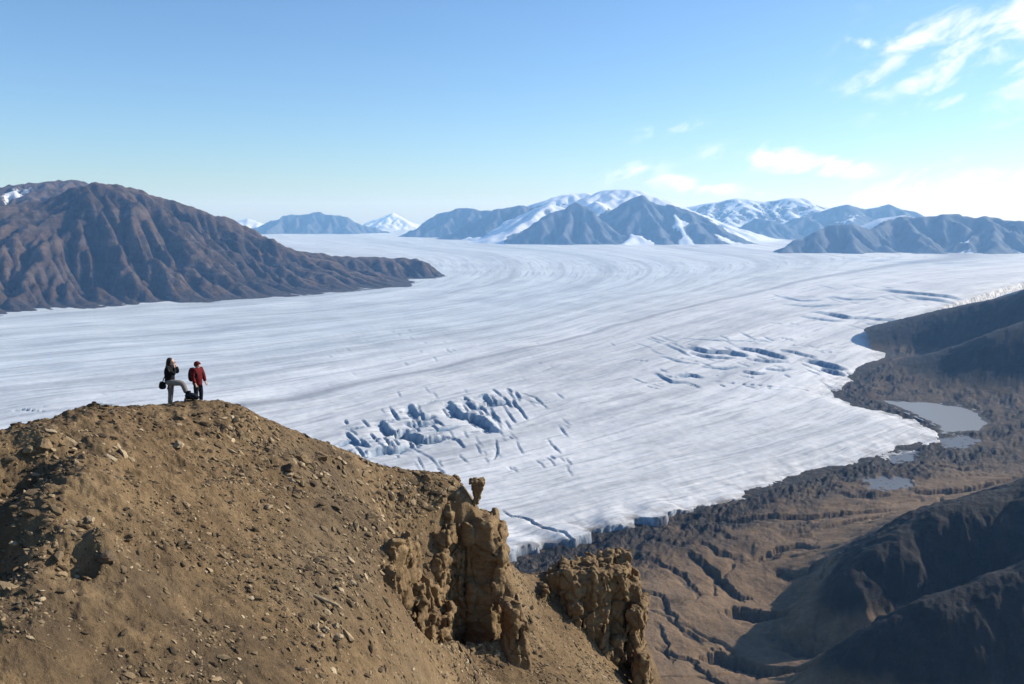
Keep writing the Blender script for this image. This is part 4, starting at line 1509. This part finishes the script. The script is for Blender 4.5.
torso = [[(*pel, 0.095), (*waist, (0.115, 0.10)), (*chest, (0.15, 0.12)), (*neck, 0.058)], [(*chest, (0.15, 0.12)), (*shR, 0.05), (*elR, 0.045), (*wrR, 0.028)], [(*chest, (0.15, 0.12)), (*shL, 0.05), (*elL, 0.045), (*wrL, 0.028)]]
skin('body', torso + legs + hch + fingers(wrR, elR, 0.5, (1, 0, 0)) + fingers(wrL, elL, 0.5, (1, 0, 0)), SKIN, root)
up_ = 0.022
skin('jacket', [[(0.05, 0, 0.80, 0.175), (0.06, 0, 0.92, (0.19, 0.175)), (*waist, (0.185, 0.17)), (*chest, (0.205, 0.185)), (0.085, 0, 1.43, 0.12), (0.09, 0, 1.51, 0.085)],
                [(*chest, (0.205, 0.185)), (*shR, 0.125), (*elR, 0.085), (0.26, 0.09, 1.43, 0.062)], [(*chest, (0.205, 0.185)), (*shL, 0.125), (*elL, 0.085), (0.27, -0.09, 1.43, 0.062)]], BLACK, root)
skin('trousers', [[(0.06, 0, 0.97, 0.145), (*pel, 0.155), (*hipR, 0.135), (*kneeR, 0.095), (-0.02, 0.10, 0.10, 0.080)], [(*pel, 0.155), (*hipL, 0.135), (*kneeL, 0.105), (0.66, -0.13, 0.52, 0.080)]], GREY, root)
for a, t_ in ((ankR, toeR), (ankL, toeL)):
    skin('boot', [[(a[0], a[1], a[2] + 0.06, 0.060), (a[0] - 0.02, a[1], a[2] - 0.02, 0.056), (t_[0], t_[1], t_[2], 0.045), (t_[0] + 0.05, t_[1], t_[2] - 0.005, 0.035)]], BOOT, root)
skin('hair', [[(0.13, 0, 1.735, 0.05), (0.115, 0, 1.685, (0.125, 0.125)), (0.075, 0, 1.62, (0.125, 0.11)), (0.045, 0.01, 1.53, (0.13, 0.10)), (0.02, 0.01, 1.44, (0.11, 0.07)), (0.015, 0.01, 1.39, 0.04)]], HAIRM, root)
face_parts(hd, f_, sd_, root)
black_p = root

# bag hanging at the hip
bag = empty('shoulder_bag', (p[0] - 0.19, p[1] - 0.10, root.location.z + 0.69))
tag(bag, 'black shoulder bag hanging behind the hip of the person in black', 'bag')
skin('bag_body', [[(0, 0, 0.02, (0.14, 0.10)), (0, 0, 0.16, (0.155, 0.11)), (0.01, 0, 0.29, (0.12, 0.09)), (0.02, 0, 0.33, (0.08, 0.05))]], BLACK, bag)
skin('strap', [[(0.03, -0.07, 0.30, 0.02), (0.16, -0.13, 0.55, 0.02), (0.28, -0.10, 0.76, 0.02), (0.30, 0.06, 0.90, 0.02), (0.24, 0.26, 0.80, 0.02), (0.14, 0.28, 0.55, 0.02), (0.03, 0.14, 0.30, 0.02)]], BLACK, bag, 1)
# the rock under the raised foot
fr = link('boulder', rock_mesh('boulder', 64, (0.22, 0.20, 0.27), 3, 0.15, 5), TAN)
gx0, gy0 = p[0] + 0.80, p[1] - 0.14
fr.location = (gx0, gy0, root.location.z + 0.22)
tag(fr, 'brown boulder under the raised foot of the person in black', 'rock')

# ---- person in red
best = None
for D_ in np.arange(33.0, 36.0, 0.05):
    q_ = P(198.3, 402, D_)
    err = abs(rz1(q_[0], q_[1]) + 1.74 - P(198.3, 360.5, D_)[2])
    if best is None or err < best[0]:
        best = (err, q_)
q_ = best[1]
root2 = empty('person', (q_[0], q_[1], rz1(q_[0], q_[1]) - 0.01))
tag(root2, 'person in red jacket and red cap with arms hanging, legs half hidden by the crest', 'person')
pel, waist, chest, neck = (0, 0, 0.94), (0.01, 0, 1.10), (0.02, 0, 1.28), (0.03, 0, 1.46)
hipR, hipL = (0.02, 0.10, 0.90), (0.02, -0.10, 0.90)
kneeR, kneeL = (0.05, 0.12, 0.49), (0.04, -0.12, 0.49)
ankR, ankL = (0.0, 0.13, 0.08), (-0.02, -0.13, 0.08)
toeR, toeL = (0.14, 0.14, 0.035), (0.12, -0.14, 0.035)
shR, shL = (0.03, 0.18, 1.40), (0.02, -0.18, 1.40)
elR, elL = (0.10, 0.24, 1.12), (0.04, -0.25, 1.12)
wrR, wrL = (0.20, 0.22, 0.90), (0.15, -0.23, 0.88)
hch, f_, sd_, hd = head_chain(neck, (0.055, 0, 1.61), (1, 0, -0.2))
legs = [[(*pel, 0.095), (*hipR, 0.075), (*kneeR, 0.062), (*ankR, 0.042), (*toeR, 0.035)], [(*pel, 0.095), (*hipL, 0.075), (*kneeL, 0.062), (*ankL, 0.042), (*toeL, 0.035)]]
torso = [[(*pel, 0.095), (*waist, (0.115, 0.10)), (*chest, (0.15, 0.12)), (*neck, 0.058)], [(*chest, (0.15, 0.12)), (*shR, 0.05), (*elR, 0.045), (*wrR, 0.028)], [(*chest, (0.15, 0.12)), (*shL, 0.05), (*elL, 0.045), (*wrL, 0.028)]]
skin('body', torso + legs + hch + fingers(wrR, elR, 0.5, (1, 0, 0)) + fingers(wrL, elL, 0.7, (1, 0, 0)), SKIN, root2)
skin('jacket', [[(0, 0, 0.76, (0.20, 0.19)), (0, 0, 0.90, (0.205, 0.19)), (*waist, (0.195, 0.18)), (*chest, (0.21, 0.19)), (0.025, 0, 1.42, 0.12), (0.03, 0, 1.50, 0.09)],
                [(*chest, (0.21, 0.19)), (*shR, 0.125), (*elR, 0.085), (0.19, 0.22, 0.92, 0.062)], [(*chest, (0.21, 0.19)), (*shL, 0.125), (*elL, 0.085), (0.14, -0.23, 0.90, 0.062)]], RED, root2)
skin('trousers', [[(0, 0, 0.97, 0.14), (*pel, 0.15), (*hipR, 0.122), (*kneeR, 0.085), (0.0, 0.13, 0.12, 0.072)], [(*pel, 0.15), (*hipL, 0.122), (*kneeL, 0.085), (-0.02, -0.13, 0.12, 0.072)]], NAVY, root2)
for a, t_ in ((ankR, toeR), (ankL, toeL)):
    skin('boot', [[(a[0], a[1], a[2] + 0.06, 0.060), (a[0] - 0.02, a[1], a[2] - 0.02, 0.056), (t_[0], t_[1], t_[2], 0.045), (t_[0] + 0.05, t_[1], t_[2] - 0.005, 0.035)]], BOOT, root2)
skin('cap', [[(0.03, 0, 1.745, 0.05), (0.04, 0, 1.69, (0.13, 0.13)), (0.03, 0, 1.63, (0.13, 0.13)), (0.0, 0, 1.56, (0.105, 0.115)), (-0.01, 0, 1.50, (0.07, 0.07))], [(0.04, 0, 1.69, (0.105, 0.105)), (0.15, 0, 1.665, (0.06, 0.02)), (0.19, 0, 1.655, (0.045, 0.012))]], REDCAP, root2)
face_parts(hd, f_, sd_, root2)
root2.rotation_euler = (0, 0, math.radians(-28))
# worn pack on the back
wp = empty('backpack', root2.location, math.radians(-28))
tag(wp, 'slim dark backpack worn on the back of the person in red', 'backpack')
skin('pack_body', [[(-0.25, 0, 0.90, (0.17, 0.10)), (-0.28, 0, 1.1, (0.19, 0.12)), (-0.26, 0, 1.32, (0.18, 0.11)), (-0.21, 0, 1.48, (0.14, 0.08))]], PACK, wp)
for s_ in (-1, 1):
    skin('strap', [[(-0.15, 0.10 * s_, 1.40, 0.018), (0.0, 0.12 * s_, 1.49, 0.018), (0.13, 0.13 * s_, 1.40, 0.018), (0.19, 0.14 * s_, 1.22, 0.018), (0.10, 0.17 * s_, 1.05, 0.018), (-0.12, 0.12 * s_, 1.0, 0.018)]], PACK, wp, 1)
# camera in the hanging hand
cm = empty('hand_camera', root2.location, math.radians(-28))
tag(cm, 'dark camera hanging from the hand of the person in red', 'camera')
cb = bmesh.new()
bmesh.ops.create_cube(cb, size=1.0)
bmesh.ops.scale(cb, vec=(0.075, 0.14, 0.10), verts=cb.verts)
bmesh.ops.translate(cb, vec=(0.215, -0.235, 0.74), verts=cb.verts)
bmesh.ops.bevel(cb, geom=cb.edges[:], offset=0.014, segments=3, affect='EDGES')
me = bpy.data.meshes.new('camera_body')
cb.to_mesh(me)
cb.free()
link('camera_body', me, GADGET, cm)
cb = bmesh.new()
bmesh.ops.create_cone(cb, cap_ends=True, segments=20, radius1=0.038, radius2=0.034, depth=0.07, matrix=Matrix.Translation((0.28, -0.235, 0.735)) @ Matrix.Rotation(pi / 2, 4, 'Y'))
me = bpy.data.meshes.new('lens')
cb.to_mesh(me)
cb.free()
link('lens', me, GADGET, cm)

# backpack lying on the crest between the two
g = ground_hit(187.5, 405)
bp = empty('backpack', (g[0], root.location.y - 0.45, rz1(g[0], root.location.y - 0.45) - 0.01))
tag(bp, 'dark navy backpack lying on the crest between the two hikers', 'backpack')
skin('pack_body', [[(-0.22, 0, 0.12, (0.12, 0.11)), (-0.10, 0, 0.17, (0.15, 0.15)), (0.08, 0, 0.16, (0.14, 0.14)), (0.22, 0, 0.11, (0.10, 0.10)), (0.30, 0, 0.08, 0.06)]], NAVYP, bp)
skin('lid', [[(-0.20, -0.02, 0.26, (0.09, 0.06)), (-0.10, -0.02, 0.33, (0.11, 0.06)), (0.02, -0.02, 0.32, (0.08, 0.05))]], NAVYP, bp)
skin('strap', [[(-0.12, -0.15, 0.27, 0.016), (0.02, -0.20, 0.20, 0.016), (0.16, -0.17, 0.10, 0.016)]], BLACK, bp, 1)

# ================================================================== AIR
hz = bpy.data.meshes.new('haze')
bm = bmesh.new()
bmesh.ops.create_cube(bm, size=1.0)
bmesh.ops.scale(bm, vec=(60000, 36000, 0.0 + 950), verts=bm.verts)
bmesh.ops.translate(bm, vec=(0, 15800, -477 + 475), verts=bm.verts)
bm.to_mesh(hz)
bm.free()
hm = bpy.data.materials.new('thin_haze')
hm.use_nodes = True
nt = hm.node_tree
nt.nodes.clear()
out = nt.nodes.new('ShaderNodeOutputMaterial')
pv = nt.nodes.new('ShaderNodeVolumePrincipled')
pv.inputs['Color'].default_value = (0.27, 0.55, 1.0, 1)
pv.inputs['Absorption Color'].default_value = (1, 1, 1, 1)
pv.inputs['Density'].default_value = 3.9e-5
pv.inputs['Anisotropy'].default_value = 0.2
nt.links.new(pv.outputs[0], out.inputs['Volume'])
ho = link('haze', hz, hm)
ho['kind'] = 'stuff'

# ================================================================== SKY AND SUN
w = bpy.data.worlds.new('World')
SC.world = w
w.use_nodes = True
nt = w.node_tree
bg = nt.nodes['Background']
sky = nt.nodes.new('ShaderNodeTexSky')
sky.sky_type = 'NISHITA'
sky.sun_disc = False
sky.sun_elevation = SUN_EL
sky.sun_rotation = SUN_AZ
sky.altitude = 600
sky.air_density = 1.0
sky.dust_density = 0.5
sky.ozone_density = 2.6
SKYK = 0.106
bg.inputs['Strength'].default_value = SKYK


def wm(op, a, b=None, clamp=False):
    nd = nt.nodes.new('ShaderNodeMath')
    nd.operation = op
    nd.use_clamp = clamp
    for i, v_ in enumerate((a, b)):
        if v_ is None:
            continue
        if isinstance(v_, (int, float)):
            nd.inputs[i].default_value = v_
        else:
            nt.links.new(v_, nd.inputs[i])
    return nd.outputs[0]


tc = nt.nodes.new('ShaderNodeTexCoord')
sp = nt.nodes.new('ShaderNodeSeparateXYZ')
nt.links.new(tc.outputs['Generated'], sp.inputs[0])
az = wm('ARCTAN2', sp.outputs[0], sp.outputs[1])
el = wm('ARCSINE', sp.outputs[2])
tot = None
for a0, e0, sx_, sy_, rot, st in [(0.58, 0.198, 0.14, 0.050, 0.32, 1.15), (0.405, 0.165, 0.055, 0.016, 0.75, 0.75), (0.52, 0.030, 0.15, 0.022, 0.05, 0.78), (0.80, 0.06, 0.16, 0.03, 0.05, 0.9), (0.290, 0.058, 0.055, 0.011, -0.12, 1.0), (0.34, 0.048, 0.06, 0.010, -0.1, 0.7),
                               (0.138, 0.051, 0.022, 0.009, 0.1, 0.85), (0.21, 0.030, 0.08, 0.008, -0.12, 0.7), (0.16, 0.088, 0.04, 0.007, 0.25, 0.45), (0.362, 0.170, 0.016, 0.005, -0.3, 0.55), (0.44, 0.11, 0.03, 0.010, 0.1, 0.35), (0.52, 0.135, 0.08, 0.02, 0.1, 0.6)]:
    dx_, dy_ = wm('SUBTRACT', az, a0), wm('SUBTRACT', el, e0)
    c_, s_ = math.cos(rot), math.sin(rot)
    rx = wm('ADD', wm('MULTIPLY', dx_, c_ / sx_), wm('MULTIPLY', dy_, s_ / sx_))
    ry = wm('ADD', wm('MULTIPLY', dx_, -s_ / sy_), wm('MULTIPLY', dy_, c_ / sy_))
    d2 = wm('ADD', wm('MULTIPLY', rx, rx), wm('MULTIPLY', ry, ry))
    gsn = wm('MULTIPLY', wm('POWER', 2.718, wm('MULTIPLY', d2, -0.8)), st)
    tot = gsn if tot is None else wm('MAXIMUM', tot, gsn)
cb_ = nt.nodes.new('ShaderNodeCombineXYZ')
ca, sa = math.cos(0.35), math.sin(0.35)
nt.links.new(wm('ADD', wm('MULTIPLY', az, ca), wm('MULTIPLY', el, sa)), cb_.inputs[0])
nt.links.new(wm('MULTIPLY', wm('SUBTRACT', wm('MULTIPLY', el, ca), wm('MULTIPLY', az, sa)), 2.3), cb_.inputs[1])
nz = nt.nodes.new('ShaderNodeTexNoise')
nz.inputs['Scale'].default_value = 15
nz.inputs['Detail'].default_value = 9
nz.inputs['Roughness'].default_value = 0.62
nz.inputs['Distortion'].default_value = 0.4
nt.links.new(cb_.outputs[0], nz.inputs['Vector'])
cl = wm('SUBTRACT', wm('ADD', tot, wm('MULTIPLY', wm('SUBTRACT', nz.outputs['Fac'], 0.5), 3.2)), 0.18)
mr = nt.nodes.new('ShaderNodeMapRange')
mr.interpolation_type = 'SMOOTHSTEP'
mr.inputs['From Min'].default_value = 0.0
mr.inputs['From Max'].default_value = 0.9
nt.links.new(cl, mr.inputs['Value'])
gate = wm('MINIMUM', wm('MULTIPLY', tot, 4.0), 1.0)
cov = wm('MULTIPLY', mr.outputs[0], gate, True)
mx = nt.nodes.new('ShaderNodeMix')
mx.data_type = 'RGBA'
nt.links.new(cov, mx.inputs['Factor'])
tn = nt.nodes.new('ShaderNodeMix')
tn.data_type = 'RGBA'
tn.blend_type = 'MULTIPLY'
tn.inputs['Factor'].default_value = 1.0
nt.links.new(sky.outputs[0], [i for i in tn.inputs if i.type == 'RGBA'][0])
[i for i in tn.inputs if i.type == 'RGBA'][1].default_value = (0.79, 0.965, 1.15, 1)
nt.links.new([o_ for o_ in tn.outputs if o_.type == 'RGBA'][0], [i for i in mx.inputs if i.type == 'RGBA'][0])
[i for i in mx.inputs if i.type == 'RGBA'][1].default_value = (7.9, 8.5, 9.2, 1)
nt.links.new([o_ for o_ in mx.outputs if o_.type == 'RGBA'][0], bg.inputs['Color'])

sl = bpy.data.lights.new('sun', 'SUN')
sl.energy = 5.0
sl.angle = math.radians(0.55)
sl.color = (1.0, 0.95, 0.87)
so = bpy.data.objects.new('sun', sl)
COL.objects.link(so)
so.rotation_euler = Vector(S).to_track_quat('Z', 'Y').to_euler()

SC.view_settings.view_transform = 'Standard'
SC.view_settings.look = 'None'
SC.view_settings.exposure = 0.42
SC.view_settings.gamma = 1.0
SC.cycles.use_denoising = True
SC.cycles.max_bounces = 6
SC.cycles.volume_bounces = 1
